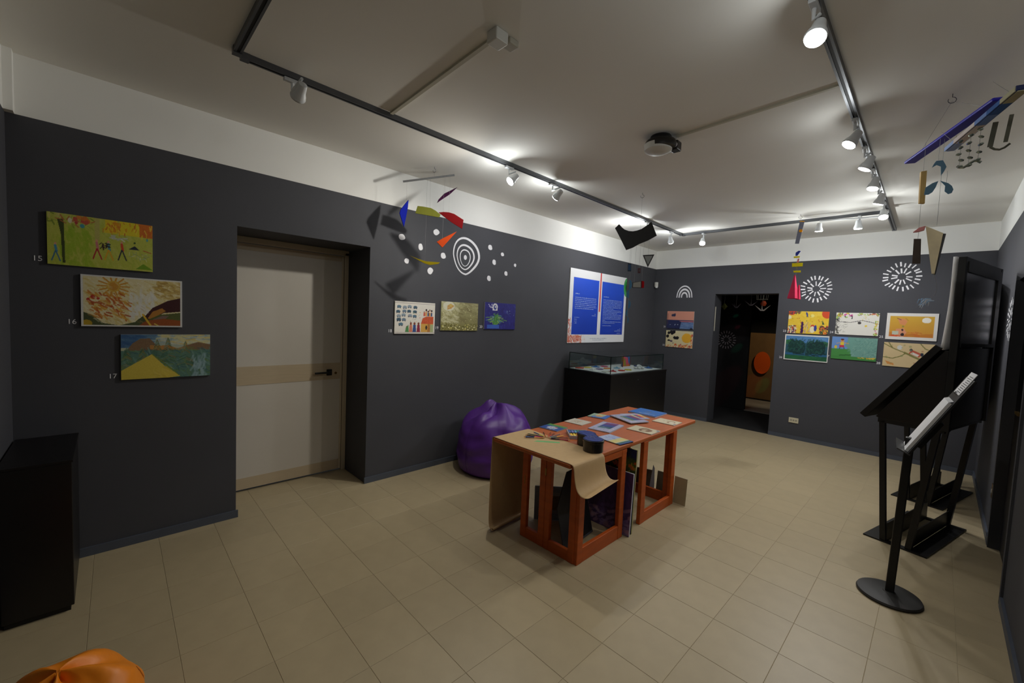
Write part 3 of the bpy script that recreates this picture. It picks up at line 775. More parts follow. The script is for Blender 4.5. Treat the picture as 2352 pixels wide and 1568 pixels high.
# poster
c = Canvas(380, 268, (232, 233, 236))
c.rect(.055, .115, .475, .885, (34, 74, 196)).rect(.53, .115, .955, .885, (34, 74, 196))
c.grad(.115, .885, (40, 84, 212), (26, 62, 178), .055, .475).grad(.115, .885, (40, 84, 212), (26, 62, 178), .53, .955)
c.rect(.49, 0, .513, .555, (206, 84, 86))
c.ell(1.0, .15, .06, .145, (74, 160, 90)).ell(1.0, .14, .035, .09, (34, 128, 50)).ell(1.005, .15, .018, .05, (14, 50, 20))
c.strokes(230, (.0, .89, .22, .985), [(196, 72, 40), (206, 96, 60), (186, 60, 30), (226, 150, 120)], .014, .006, 1.4, .6, .9).strokes(80, (.0, .66, .045, .97), [(196, 72, 50), (206, 110, 90)], .012, .006, 1.4, .6, .8)
c.strokes(70, (.0, .88, .28, .99), [(236, 220, 214), (226, 160, 130)], .012, .004, 1.4, .5, .8)
po = picture(LEFT(4.627, 1.278), 1.520, 1.057, c, 'large white poster with two blue text panels and a red stripe, above the glass case', None, .012, 'poster')
po.name = 'exhibition_poster'
def words(b, u0, u1, v, hgt, seed, end=None):
    rr = random.Random(seed); u = u0
    lim = end if end else u1
    while u < lim - .006:
        w = min(rr.uniform(.008, .03), lim - u)
        y0 = u * 1.52; y1 = (u + w) * 1.52; z = (1 - v) * 1.057
        x = y0
        while x < y1 - .004:
            lw = rr.uniform(.005, .0085); lh = hgt * rr.choice((.62, .62, .62, 1.0))
            b.box((x, z, 0), (min(x + lw, y1), z + lh, .0006)); x += lw + .0022
        u += w + .005
b = MB(); zz = LEFT(4.627, 1.278) @ Matrix.Translation((0, 0, .0134))
words(b, .09, .155, .335, .013, 1)
for k in range(7): words(b, .09, .44, .385 + k * .0245, .011, 10 + k, .40 if k == 6 else None)
words(b, .42, .44, .60, .011, 30); words(b, .375, .44, .622, .011, 31)
for k, e in enumerate((.17, .14, .135, .13)): words(b, .09, e, .655 + k * .026, .011, 40 + k)
words(b, .565, .66, .335, .013, 2)
for k in range(17):
    words(b, .565, .92, .378 + k * .0213, .010, 60 + k, {6: .76, 9: .84, 14: .62, 16: .80}.get(k))
words(b, .565, .73, .757, .010, 90); words(b, .90, .92, .800, .010, 91); words(b, .86, .92, .817, .010, 92); words(b, .80, .92, .835, .010, 93); words(b, .85, .92, .868, .010, 94)
for i, v in enumerate(b.v): b.v[i] = tuple(zz @ Vector(v))
o = b.build('text_lines', mat('poster_text_ink', (176, 196, 236), .6), po); o['kind'] = 'stuff'
b = MB(); words(b, .36, .66, .945, .008, 95); words(b, .41, .61, .968, .008, 96)
for i, v in enumerate(b.v): b.v[i] = tuple(zz @ Vector(v))
o = b.build('caption_lines', mat('poster_caption_ink', (120, 124, 160), .6), po); o['kind'] = 'stuff'

# ------------------------------------------------------------------ white wall decals
def blob(M, cx, cy, rx_, ry_, seed, label, group='white dot decals around the circle decal'):
    rr = random.Random(seed); n = 20; ph = rr.uniform(0, 6)
    pts = [(cx + rx_ * math.cos(a) * (1 + .10 * math.cos(2 * a + ph) + .06 * math.cos(3 * a + ph)), cy + ry_ * math.sin(a) * (1 + .08 * math.sin(2 * a + ph))) for a in [2 * PI * k / n for k in range(n)]]
    tag(MB().prism(pts, .0002, .0014, M).build('dot_decal', M_DECAL), label, 'decal', group)
WL = LEFT(0, 0)
for (y, z, a, c_, s, l) in ((2.014, 2.322, .032, .030, 1, 'upper left white dot decal, the one farthest left beside the blue hanging shape'), (2.4, 2.434, .034, .030, 2, 'highest white dot decal, left of the circle decal'), (2.222, 2.259, .024, .036, 3, 'upright oval white dot decal between the blue and red hanging shapes'), (2.494, 2.21, .030, .033, 4, 'white dot decal nearest the left side of the circle decal'), (2.073, 2.103, .027, .024, 5, 'small white dot decal at the left end of the yellow hanging blade'), (2.342, 2.037, .033, .032, 6, 'lowest white dot decal left of the circle decal, below the yellow blade'), (3.134, 2.39, .031, .031, 7, 'highest white dot decal right of the circle decal'), (3.328, 2.338, .024, .023, 8, 'small round white dot decal high on the right of the circle decal'), (3.203, 2.231, .029, .031, 9, 'slanted white dot decal in the middle right of the circle decal'), (3.545, 2.237, .021, .019, 10, 'smallest white dot decal, farthest right'), (3.398, 2.122, .027, .027, 11, 'round white dot decal low on the right, below the smallest one'), (3.133, 2.039, .030, .031, 12, 'lowest white dot decal right of the circle decal')):
    blob(WL, y, z, a, c_, s, l)
def ring_decal(cx, cy, ra, rb, wid, low, parent, seed):
    n = 44; out = []; inn = []
    for k in range(n):
        a = 2 * PI * k / n
        q = 1 + .04 * math.sin(3 * a + seed) - low * max(0, -math.sin(a)) * abs(math.cos(a)) * .5
        w = wid * (1 + .35 * math.sin(a + seed))
        out.append((cx + ra * q * math.cos(a), cy + rb * q * math.sin(a))); inn.append((cx + (ra * q - w) * math.cos(a), cy + (rb * q - w) * math.sin(a)))
    b = MB()
    for k in range(n):
        k2 = (k + 1) % n
        q = [out[k], out[k2], inn[k2], inn[k]]
        b._add([(p[0], p[1], .0014) for p in q], [(0, 1, 2, 3)][:1], WL)
    b.build('ring', M_DECAL, parent)
th = thing('circle_decal', 'large white decal of uneven nested rings on the wall right of the door', 'decal', (0, 2.785, 2.04))
ring_decal(2.795, 2.245, .186, .202, .021, .3, th, 1.2); ring_decal(2.785, 2.235, .124, .138, .017, .2, th, .8); ring_decal(2.78, 2.228, .074, .092, .011, .05, th, .3)
n = 14
MB().prism([(2.782 + .021 * math.cos(k * 2 * PI / n), 2.230 + .026 * math.sin(k * 2 * PI / n)) for k in range(n)], .0002, .0014, WL).build('centre_dot', M_DECAL, th)
def firework(cx, cy, ra, label, M, seed, n1=22, n2=11):
    rr = random.Random(seed)
    th = thing('firework_decal', label, 'decal', tuple(M @ Vector((cx, cy, 0))), 0, 'firework decals')
    for n, r0, r1, w in ((n1, .70, 1.0, .016), (n2, .24, .58, .015)):
        for k in range(n):
            a = 2 * PI * (k + rr.uniform(-.15, .15)) / n; q = rr.uniform(.93, 1.05)
            p0 = Vector((cx + ra * r0 * q * math.cos(a), cy + ra * r0 * q * math.sin(a), .001)); p1 = Vector((cx + ra * r1 * q * math.cos(a), cy + ra * r1 * q * math.sin(a), .001))
            MB().bar(p0, p1, w * rr.uniform(.8, 1.15), .0014, M=M).build('dash', M_DECAL, th)
WB = BACK(0, 0)
firework(2.413, 2.192, .185, 'white firework decal beside the pink hanging bell', WB, 3)
firework(3.288, 2.330, .180, 'white firework decal above the ochre picture', WB, 5)
Lw = lambda: basis((rx(5.1) - .0005, 5.1, 0), (.015, -1, 0), (0, 0, 1), (-1, -.015, 0))
firework(.0, 1.76, .17, 'white firework decal on the right wall, seen at a steep angle', Lw(), 8)
th = thing('rainbow_decal', 'small white three band rainbow decal left of the dark doorway', 'decal', (.548, D, 2.075))
for ra, w, s in ((.140, .017, .1), (.103, .024, .0), (.060, .022, -.05)):
    b = MB(); n = 18
    for k in range(n):
        a0, a1 = PI * k / n - s * .3, PI * (k + 1) / n - s * .3
        q = []
        for a, r in ((a0, ra), (a1, ra), (a1, ra - w), (a0, ra - w)):
            q.append((.548 + r * math.cos(a) * .98, 2.095 + r * 1.38 * math.sin(a) if a > 0 else 2.095, .0014))
        b._add(q, [(0, 1, 2, 3)], WB)
    for sx in (-1, 1):
        b.box((.548 + sx * (ra - w / 2) - w * .45, 2.078, .0002), (.548 + sx * (ra - w / 2) + w * .45, 2.10, .0014), WB)
    b.build('arc', M_DECAL, th)

# small fittings on the walls
th = thing('motion_sensor', 'white motion sensor in the far left corner below the white band', 'sensor', (.03, D - .06, 2.25))
Mq = basis((.03, D - .03, 2.25), (.7071, .7071, 0), (-.7071, .7071, 0), (0, 0, 1)) @ Matrix.Translation((.0, -.02, 0))
MB().prism([(-.032, .02), (.032, .02), (.030, -.012), (.016, -.026), (-.016, -.026), (-.030, -.012)], .02, .105, Mq).build('sensor_body', M_PLASTIC, th, bevel=.006)
MB().prism([(-.026, -.004), (.026, -.004), (.014, -.030), (-.014, -.030)], .0, .03, Mq).build('sensor_window', mat('sensor_milky', (214, 214, 214), .3), th, bevel=.006)
th = thing('wall_socket', 'ivory wall socket low on the back wall right of the dark doorway', 'socket', (2.278, D, .24))
MB().box((2.217, .243, .0005), (2.338, .318, .010), WB).build('cover_plate', mat('socket_ivory', (206, 198, 170), .5), th, bevel=.003)
for k in range(3):
    MB().tube([(2.247 + k * .031, .281, .009), (2.247 + k * .031, .281, .0125)], .011, 12, M=WB).build('outlet', mat('socket_grey', (150, 146, 130), .5), th)
th = thing('wall_socket', 'brass wall socket low on the right wall beside the dark door', 'socket', (rx(4.9) - .004, 4.93, .36))
Lw2 = basis((rx(4.93), 4.93, .41), (.015, -1, 0), (0, 0, 1), (-1, -.015, 0))
MB().box((-.035, -.055, .0005), (.035, .055, .010), Lw2).build('cover_plate', M_BRASS, th, bevel=.002)
MB().tube([(0, 0, .009), (0, 0, .013)], .018, 12, M=Lw2).build('outlet', M_PLASTIC, th)

# ------------------------------------------------------------------ table on two hinged frame trestles
ZT = .70
tb = thing('activity_table', 'long orange wooden table on open frame trestles in the middle of the room', 'table', (1.73, 3.02, 0))
MB().box((1.362, 2.052, ZT - .03), (2.083, 4.005, ZT)).build('table_top', M_WOODT, tb, bevel=.008)
MB().box((1.58, 2.167, ZT - .055), (2.084, 2.195, ZT - .03)).box((2.056, 2.2, ZT - .055), (2.084, 2.74, ZT - .03)).build('top_rail', M_WOOD, tb)
def frame(P0, dx, dy, L, post, rail, z1, name, th=.032, toprail=.045, parent=tb):
    """an upright rectangular wooden frame from P0 along (dx,dy)"""
    M = basis((P0[0], P0[1], 0), (dx, dy, 0), (-dy, dx, 0), (0, 0, 1))
    root = MB().box((0, 0, .0), (post, th, z1), M).build(name, M_WOOD, parent, bevel=.004)
    MB().box((L - post, 0, 0), (L, th, z1), M).build('post', M_WOOD, root, bevel=.004)
    MB().box((post, .002, .0), (L - post, th - .002, rail), M).build('bottom_rail', M_WOOD, root, bevel=.003)
    MB().box((post, .002, z1 - toprail), (L - post, th - .002, z1), M).build('top_rail', M_WOOD, root, bevel=.003)
    return root
Z1 = ZT - .03
# near trestle: two narrow leaves in front, a frame on the right, one behind
frame((1.572, 2.165), 1, 0, .223, .052, .078, Z1, 'leg_frame')
frame((1.797, 2.165), 1, 0, .262, .046, .074, Z1, 'leg_frame')
MB().box((2.012, 2.1645, 0), (2.060, 2.196, Z1)).build('corner_post', M_WOOD, tb, bevel=.004)
frame((2.086, 2.170), 0, 1, .565, .062, .10, Z1, 'leg_frame')
# far trestle
frame((2.083, 3.005), 0, 1, .60, .07, .085, Z1, 'leg_frame', toprail=.012)
frame((1.60, 3.56), 1, 0, .45, .05, .09, Z1, 'leg_frame')
frame((1.604, 3.02), 0, 1, .53, .05, .09, Z1, 'leg_frame')
MB().box((1.598, 2.1625, .40), (1.603, 2.165, .46)).build('hinge', M_BRASS, tb)
MB().box((1.790, 2.1615, .52), (1.802, 2.1645, .57)).build('hinge', M_BRASS, tb)

# kraft paper over the near end
th = thing('kraft_paper_sheet', 'brown kraft paper sheet over the near end of the orange table, hanging down both sides', 'paper', (1.72, 2.24, ZT))
prof = [(1.385, .022), (1.377, .034), (1.390, .045), (1.408, .036), (1.405, .016), (1.382, .008), (1.360, .018), (1.3475, .05), (1.347, .3), (1.347, .66), (1.348, .700), (1.362, .7060), (1.45, .7025), (1.7, .7018), (1.95, .7018), (2.055, .7025), (2.090, .7025), (2.106, .694), (2.111, .665), (2.117, .62), (2.126, .58), (2.142, .545), (2.168, .525), (2.20, .523), (2.232, .536)]
vs = []; fs = []
ny = 8
for i, (x, z) in enumerate(prof):
    for j in range(ny + 1):
        t = j / ny
        y0, y1 = 2.056, (2.43 if i < 15 else 2.40 + .03 * 0)
        if 11 <= i < 17: y1 = 2.44 - .04 * (i - 11) / 5
        y = y0 + (y1 - y0) * t
        zz = z + (.035 * t * max(0, (i - 18)) / 6 if i > 18 else 0)
        xx = x + (.012 * math.sin(t * 5) if 7 < i < 10 else 0)
        if i < 8: xx += .05 * (1 - t) * (1 - i / 8); 
        if i < 9: y -= .05 * (1 - i / 9) * (1 - t)
        vs.append((xx, y, zz + (.0012 if 9 < i < 17 else 0)))
for i in range(len(prof) - 1):
    for j in range(ny):
        a = i * (ny + 1) + j
        fs.append((a, a + 1, a + ny + 2, a + ny + 1))
b = MB(); b._add(vs, fs)
o = b.build('paper_sheet', M_KRAFT, th, smooth=True)
md = o.modifiers.new('sub', 'SUBSURF'); md.levels = 2; md.render_levels = 2
md = o.modifiers.new('thick', 'SOLIDIFY'); md.thickness = .0008; md.offset = 1
tag(MB().prism([(1.577, 2.228), (1.744, 2.368), (1.761, 2.347), (1.599, 2.205)], ZT + .0026, ZT + .0033).build('masking_tape', mat('green_tape', (96, 178, 110), .6)), 'strip of green masking tape on the brown kraft paper', 'tape')

# pencils fanned out round one point
PC = Vector((1.632, 2.352))
ends = [((1.471, 2.222), (78, 106, 160), (226, 190, 70)), ((1.503, 2.194), (70, 30, 40), (206, 150, 50)), ((1.445, 2.277), (50, 34, 36), (220, 70, 120)), ((1.449, 2.312), (30, 70, 40), (24, 30, 60)), ((1.487, 2.250), (24, 30, 66), (226, 90, 140)), ((1.462, 2.387), (40, 80, 140), (206, 190, 50)), ((1.492, 2.467), (24, 26, 34), (206, 110, 60)), ((1.546, 2.503), (120, 60, 50), (200, 80, 60)), ((1.573, 2.521), (100, 44, 30), (190, 60, 50)), ((1.626, 2.537), (60, 30, 36), (60, 90, 110)), ((1.670, 2.550), (226, 180, 40), (60, 100, 90)), ((1.751, 2.508), (90, 30, 36), (40, 70, 50)), ((1.790, 2.475), (110, 60, 40), (30, 36, 50)), ((1.810, 2.450), (150, 24, 50), (60, 30, 60))]
names = ['blue and yellow', 'dark red and ochre', 'brown and pink', 'green and dark blue', 'dark blue and pink', 'blue and olive yellow', 'black and orange', 'brown and red', 'dark brown and red', 'brown and teal', 'yellow and green', 'red and dark green', 'brown and black', 'crimson and violet']
where = ['third from the green tape', 'lying closest to the green tape', 'second of the left bunch from behind', 'rearmost of the left bunch', 'between two others in the left bunch', 'first one pointing back left', 'pointing straight at the back edge', 'just right of the one pointing back', 'second right of the one pointing back', 'third right of the one pointing back', 'with the bright yellow end', 'low in the right bunch', 'lying beside the crimson one', 'nearest the black tin']
for k, ((ex, ey), c1, c2) in enumerate(ends):
    e = Vector((ex, ey)); d = (e - PC).normalized(); L = .165
    s = PC + d * .014
    e = s + d * L
    zc = ZT + .0045 + (.0035 if k % 2 else 0) + .0028
    th = thing('coloured_pencil', '%s pencil in the table fan, %s' % (names[k], where[k]), 'pencil', (s.x, s.y, ZT), 0, 'coloured pencils fanned out on the table')
    def at(t): p = s + d * t; return (p.x, p.y, zc)
    MB().tube([at(.018), at(L * .5)], .0036, 6).build('shaft', mat('pencil_%d_%d_%d' % c2, c2, .35), th)
    MB().tube([at(L * .5), at(L - .018)], .0036, 6).build('shaft', mat('pencil_%d_%d_%d' % c1, c1, .35), th)
    MB().tube([at(.004), at(.018)], [.001, .0036], 6).build('sharpened_tip', mat('pencil_wood', (206, 160, 110), .6), th)
    MB().tube([at(L - .018), at(L - .004)], [.0036, .001], 6).build('sharpened_tip', mat('pencil_wood', (206, 160, 110), .6), th)

# black tin with a blue lid, shaped with two lobes
def outline(grow=0):
    out = []
    cs = [(1.893, 2.485, .066), (1.955, 2.455, .047), (2.012, 2.400, .070)]
    ctr = Vector((1.952, 2.452))
    for k in range(56):
        a = 2 * PI * k / 56; d = Vector((math.cos(a), math.sin(a))); best = 0
        for cx, cy, r in cs:
            o = ctr - Vector((cx, cy)); bq = o.dot(d); cq = o.dot(o) - (r + grow) ** 2; ds = bq * bq - cq
            if ds > 0: best = max(best, -bq + math.sqrt(ds))
        out.append(best)
    out = [(out[k - 1] + 2 * out[k] + out[(k + 1) % 56]) / 4 for k in range(56)]
    return [(ctr.x + out[k] * math.cos(2 * PI * k / 56), ctr.y + out[k] * math.sin(2 * PI * k / 56)) for k in range(56)]
th = thing('pencil_tin', 'black two lobed tin with a blue lid standing on the kraft paper', 'tin', (1.95, 2.45, ZT))
M_TIN = mat('black_tin', (17, 17, 22), .28, .2, coat=.3)
MB().prism(outline(), ZT + .0028, ZT + .068).build('tin_body', M_TIN, th, bevel=.004)
MB().prism(outline(.004), ZT + .066, ZT + .086).build('lid', M_TIN, th, bevel=.003)
MB().prism(outline(-.007), ZT + .0855, ZT + .0885).build('lid_print', mat('blue_lid_print', (22, 44, 112), .3, var=.8, scale=45), th, bevel=.001)
b = MB(); rr = random.Random(5)
for _ in range(26):
    a = rr.uniform(0, 6.3); q = rr.uniform(0, .035); cx, cy = 1.975 + q * math.cos(a) * 1.3, 2.43 + q * math.sin(a)
    b.bar((cx, cy, ZT + .0888), (cx + rr.uniform(-.012, .012), cy + rr.uniform(-.012, .012) + .002, ZT + .0888), .0022, .0008)
o = b.build('lid_pattern', mat('lid_silver_print', (150, 150, 160), .3, .4), th); o['kind'] = 'stuff'

# books and cards on the table
def booklet(corners, thick, cv, label, cat='book', edge=(210, 206, 196), grp='books and cards laid out on the table', z=ZT, name='picture_book', pages=None):
    c = [Vector(p) for p in corners]       # left, back, right, front (seen from the camera)
    ctr = sum(c, Vector((0, 0))) / 4
    ux = ((c[3] - c[0]) + (c[2] - c[1])) / 2; uy = ((c[1] - c[0]) + (c[2] - c[3])) / 2
    w, h = ux.length, uy.length; ux = ux.normalized(); uy = (uy - ux * uy.dot(ux)).normalized()
    o = ctr - ux * w / 2 - uy * h / 2
    M = basis((o.x, o.y, z + .0006), (ux.x, ux.y, 0), (uy.x, uy.y, 0), (0, 0, 1))
    th = thing(name, label, cat, (ctr.x, ctr.y, z), 0, grp)
    if thick > .006:
        MB().box((.002, .002, .0012), (w - .003, h - .002, thick - .0014), M).build('page_block', M_PAPER, th)
        MB().box((0, 0, 0), (w, h, .0012), M).box((0, 0, 0), (.002, h, thick - .001), M).box((0, 0, thick - .0014), (w, h, thick), M).build('cover', mat('cover_%d_%d_%d' % edge, edge, .45), th)
    else:
        MB().box((0, 0, 0), (w, h, thick), M).build('card_body', mat('cover_%d_%d_%d' % edge, edge, .5), th)
    sheet('printed_cover', M @ Matrix.Translation((0, 0, thick + .0004)), w, h, cv, th)
    return th
c = Canvas(44, 60, (52, 112, 190)); c.strokes(20, (.25, .3, .8, .55), [(170, 150, 110), (120, 90, 70)], .06, .03, .4, .6, .7).strokes(16, (.3, .65, .8, .85), [(150, 160, 190), (190, 190, 200)], .1, .03, .1, .2, .8).grad(0, .12, (60, 126, 206), (52, 112, 190))
booklet([(1.520, 3.735), (1.515, 4.000), (1.806, 4.000), (1.80, 3.742)], .012, c, 'blue picture book at the far end of the orange table', edge=(40, 90, 160))
c = Canvas(44, 36, (214, 204, 176)); c.ell(.68, .5, .16, .28, (170, 140, 110)).ell(.72, .55, .1, .18, (220, 214, 196)).dots(4, (.1, .1, .5, .5), [(160, 140, 110)], .02, .03).rect(.88, .7, .98, .86, (110, 120, 150))
booklet([(1.848, 3.589), (1.846, 3.765), (2.050, 3.765), (2.058, 3.592)], .006, c, 'cream card with a small round drawing near the far right corner of the table', cat='card', name='postcard')
c = Canvas(44, 36, (208, 198, 170)); c.ell(.55, .5, .2, .34, (126, 96, 70)).ell(.6, .55, .13, .22, (190, 170, 140)).ell(.72, .5, .1, .25, (140, 104, 76)).rect(.88, .1, .97, .24, (70, 90, 130))
booklet([(1.850, 3.133), (1.842, 3.300), (2.066, 3.306), (2.073, 3.134)], .006, c, 'cream card with a brown round drawing beside the right edge of the table', cat='card', name='postcard')
c = Canvas(44, 36, (204, 198, 180)); c.strokes(30, (.2, .2, .6, .7), [(120, 120, 70), (196, 120, 90), (200, 150, 70)], .07, .03, .5, 1.2, .6).grain(6)
booklet([(1.372, 2.884), (1.368, 3.056), (1.545, 3.066), (1.552, 2.900)], .005, c, 'pale card with a faint animal drawing by the left edge of the table', cat='card', name='postcard')
c = Canvas(44, 40, (80, 130, 190)); c.grad(0, 1, (206, 210, 140), (70, 116, 190)).ell(.5, .5, .2, .2, (216, 160, 90)).rect(0, 0, .2, 1, (150, 176, 150)).strokes(16, (.2, .1, .8, .5), [(220, 220, 160), (200, 200, 190)], .1, .03, .2, .4, .6).rect(.75, 0, 1, 1, (66, 110, 190))
booklet([(1.372, 3.224), (1.366, 3.385), (1.520, 3.42), (1.552, 3.256)], .007, c, 'small blue and yellow picture book by the left edge of the table', edge=(70, 110, 170))
c = Canvas(44, 40, (40, 76, 150)); c.grad(0, .34, (120, 160, 40), (40, 120, 110)).rect(0, .34, 1, 1, (40, 76, 150))
c.ell(.5, .6, .26, .22, (190, 200, 214)).strokes(24, (.25, .42, .8, .78), [(200, 210, 220), (60, 110, 190), (186, 60, 60), (40, 60, 90)], .08, .03, .4, 1, .8).strokes(12, (.3, .84, .8, .95), [(190, 200, 220)], .08, .03, .1, .2, .8).ell(.62, .45, .07, .07, (180, 40, 50))
booklet([(1.372, 2.544), (1.366, 2.717), (1.540, 2.728), (1.548, 2.571)], .007, c, 'green and blue picture book with a round badge, behind the pencils', edge=(150, 160, 170))
def pad_art(cols):
    c = Canvas(44, 44, (170, 172, 200))
    for i, q in enumerate(cols): c.poly([(.22 + .0 * i, .08 + i * .13), (.78, .02 + i * .13), (.78, .15 + i * .13), (.22, .21 + i * .13)], q)
    c.strokes(24, (.05, .5, .6, .95), [(100, 130, 110), (140, 150, 180), (190, 190, 210)], .12, .03, .6, .8, .5).ell(.86, .7, .08, .16, (196, 196, 210)).ell(.86, .7, .04, .09, (170, 172, 200)).ell(.1, .3, .06, .08, (190, 190, 206))
    return c
booklet([(1.640, 2.868), (1.604, 3.160), (1.800, 3.210), (1.826, 2.880)], .008, pad_art([(120, 60, 120), (90, 50, 110), (50, 70, 150), (40, 60, 110), (60, 110, 110)]), 'lilac coloured paper pad with violet and blue stripes, in the middle of the table', name='paper_pad', cat='paper pad', edge=(190, 190, 200))
booklet([(1.508, 3.585), (1.628, 3.748), (1.80, 3.640), (1.700, 3.470)], .006, pad_art([(226, 190, 60), (206, 60, 100), (60, 110, 150), (226, 210, 120), (190, 50, 90)]), 'yellow and pink striped paper pad sticking out under another pad', name='paper_pad', cat='paper pad', edge=(210, 206, 200))
booklet([(1.500, 3.420), (1.590, 3.600), (1.862, 3.500), (1.800, 3.300)], .007, pad_art([(140, 70, 100), (110, 60, 110), (60, 80, 150), (60, 120, 130), (120, 130, 80)]), 'grey lilac paper pad lying across a yellow one near the blue book', name='paper_pad', cat='paper pad', edge=(190, 190, 196), z=ZT + .0082)
c = Canvas(44, 34, (170, 182, 212)); c.grad(.5, .8, (206, 196, 130), (216, 200, 120)).rect(0, .82, 1, .93, (40, 100, 70)).rect(0, .92, 1, 1, (40, 70, 150)).strokes(24, (.05, .05, .9, .5), [(96, 120, 196), (206, 210, 226), (120, 140, 206)], .09, .04, .3, 1.2, .6)
c.a = np.ascontiguousarray(np.rot90(c.a, -1)); c.h, c.w = c.a.shape[:2]
c.a = c.a[:, ::-1]
booklet([(1.842, 2.700), (1.860, 2.850), (2.070, 2.835), (2.078, 2.662)], .007, c, 'blue and yellow landscape picture book right beside the black tin', edge=(24, 26, 30))
# box of pastels
th = thing('pastel_box', 'open grey box of coloured pastels behind the black tin', 'pastel box', (1.70, 2.64, ZT), 0)
M = basis((1.603, 2.625, ZT), (.72, -.69, 0), (.69, .72, 0), (0, 0, 1))
LW, LH = .185, .16
MB().box((0, 0, 0), (LW, LH, .012), M).box((0, 0, .012), (.006, LH, .026), M).box((LW - .006, 0, .012), (LW, LH, .026), M).box((.006, 0, .012), (LW - .006, .006, .026), M).box((.006, LH - .006, .012), (LW - .006, LH, .026), M).build('tray', mat('pastel_tray', (172, 170, 176), .5), th)
MB().box((LW / 2 - .006, .006, .012), (LW / 2 + .006, LH - .006, .0255), M).build('divider', M_BLACK, th)
pc = [(70, 100, 160), (110, 120, 180), (90, 150, 190), (80, 160, 120), (140, 180, 120), (196, 190, 150), (226, 180, 60), (226, 200, 80), (226, 160, 60), (220, 150, 110), (206, 130, 110), (196, 110, 90)]
for k, q in enumerate(pc):
    cx = .01 if k < 6 else LW / 2 + .009; j = k % 6
    MB().box((cx, .010 + j * .0235, .0125), (cx + LW / 2 - .020, .029 + j * .0235, .023), M).build('pastel_stick', mat('pastel_%d' % k, q, .8), th, bevel=.003)

# things stored under the table
th = thing('leaning_canvas', 'dark violet painted canvas leaning behind the near trestle of the table', 'painting', (1.85, 2.78, 0))
Mc = basis((1.64, 2.765, .002), (1, .0, 0), (0, .045, .999), (0, -.999, .045))
MB().box((0, 0, -.014), (.485, .475, 0), Mc).build('stretcher', mat('canvas_edge_white', (196, 196, 206), .6), th)
c = Canvas(64, 64, (78, 56, 104)); c.strokes(120, (0, 0, 1, 1), [(66, 50, 92), (96, 70, 122), (60, 48, 84)], .1, .04, 1.3, .6, .5).strokes(60, (0, .62, 1, .98), [(150, 130, 176), (126, 104, 160), (160, 124, 150), (100, 80, 130)], .1, .05, -.4, .4, .7).strokes(30, (.05, .7, .4, .9), [(176, 140, 160), (190, 160, 180)], .06, .04, .3, .5, .6)
sheet('painted_face', Mc @ Matrix.Translation((0, 0, .0006)), .485, .475, c, th)
th = thing('leaning_canvas', 'tall dark blue painting with a yellow flower behind the violet canvas', 'painting', (1.85, 2.83, 0))
Mc = basis((1.655, 2.815, .002), (1, .0, 0), (0, .03, .999), (0, -.999, .03))
MB().box((0, 0, -.014), (.46, .645, 0), Mc).build('stretcher', mat('canvas_edge_yellow', (150, 146, 96), .6), th)
c = Canvas(64, 84, (22, 26, 60)); c.rect(.35, .12, 1, .3, (60, 74, 34)).strokes(60, (.3, .08, 1, .34), [(70, 90, 30), (190, 160, 30), (206, 90, 30), (40, 60, 30)], .08, .04, .4, 1.2, .8).strokes(50, (0, 0, 1, .1), [(26, 34, 90), (20, 26, 70)], .1, .04, .3, .5, .6)
sheet('painted_face', Mc @ Matrix.Translation((0, 0, .0006)), .46, .645, c, th)
th = thing('leaning_board', 'dark grey board leaning inside the near trestle of the table', 'board', (1.9, 2.45, 0))
Mc = basis((1.935, 2.225, .004), (-.10, .995, 0), (-.24, -.02, .97), (.96, .1, .24))
MB().prism([(0, 0), (.40, 0), (.40, .50), (.18, .50), (0, .30)], 0, .006, Mc).build('board_panel', mat('dark_board', (30, 32, 38), .5, var=.15, scale=6), th)
MB().prism([(0, 0), (.40, 0), (.40, .012), (0, .012)], .006, .009, Mc).build('board_edge', mat('dark_board_edge', (76, 80, 92), .5), th)
th = thing('framed_picture', 'small pale blue framed picture standing on the floor under the near end of the table', 'framed picture', (1.58, 2.54, 0))
Mc = basis((1.475, 2.425, .004), (.72, .69, 0), (-.10, .10, .99), (.69, -.72, .14))
for a, c_ in (((0, 0), (.34, .045)), ((0, .215), (.34, .26)), ((0, .045), (.045, .215)), ((.295, .045), (.34, .215))):
    MB().box((a[0], a[1], 0), (c_[0], c_[1], .018), Mc).build('frame_bar', mat('pale_blue_frame', (128, 140, 152), .5, var=.1), th, bevel=.003)
MB().box((.045, .045, .002), (.295, .215, .008), Mc).build('mount_board', mat('grey_mount', (150, 154, 158), .6), th)
MB().box((.09, .075, .008), (.25, .185, .010), Mc).build('sepia_print', mat('sepia_print', (112, 96, 70), .6, var=.4, scale=30), th)
tag(MB().box((1.655, 3.35, .0), (1.785, 3.47, .355)).build('black_box', M_BLACK, None, bevel=.004), 'upright black box on the floor under the far end of the table', 'box')
for lab, M0, w, h, col in (('brown cardboard sheet leaning inside the far trestle, left of the two', basis((1.70, 3.62, .002), (.96, .28, 0), (0, .12, .99), (.28, -.95, .12)), .16, .215, (92, 80, 66)), ('grey cardboard sheet leaning inside the far trestle, right of the two', basis((1.90, 3.64, .002), (.99, .1, 0), (0, .12, .99), (.1, -.99, .12)), .15, .235, (100, 98, 82)), ('pale cardboard sheet standing on edge against the far trestle, at its right side', basis((2.07, 3.635, .002), (.99, -.02, 0), (0, .08, .99), (-.02, -.99, .08)), .115, .24, (168, 158, 128))):
    th = thing('cardboard_sheet', lab, 'cardboard', tuple(M0.translation))
    MB().box((0, 0, 0), (w, h, .004), M0).build('cardboard_face', mat('cardboard_%d' % col[0], col, .8, var=.06), th)
    MB().box((0, h - .003, -.0005), (w, h + .0008, .0045), M0).build('top_edge', mat('cardboard_edge', (190, 184, 160), .8), th)
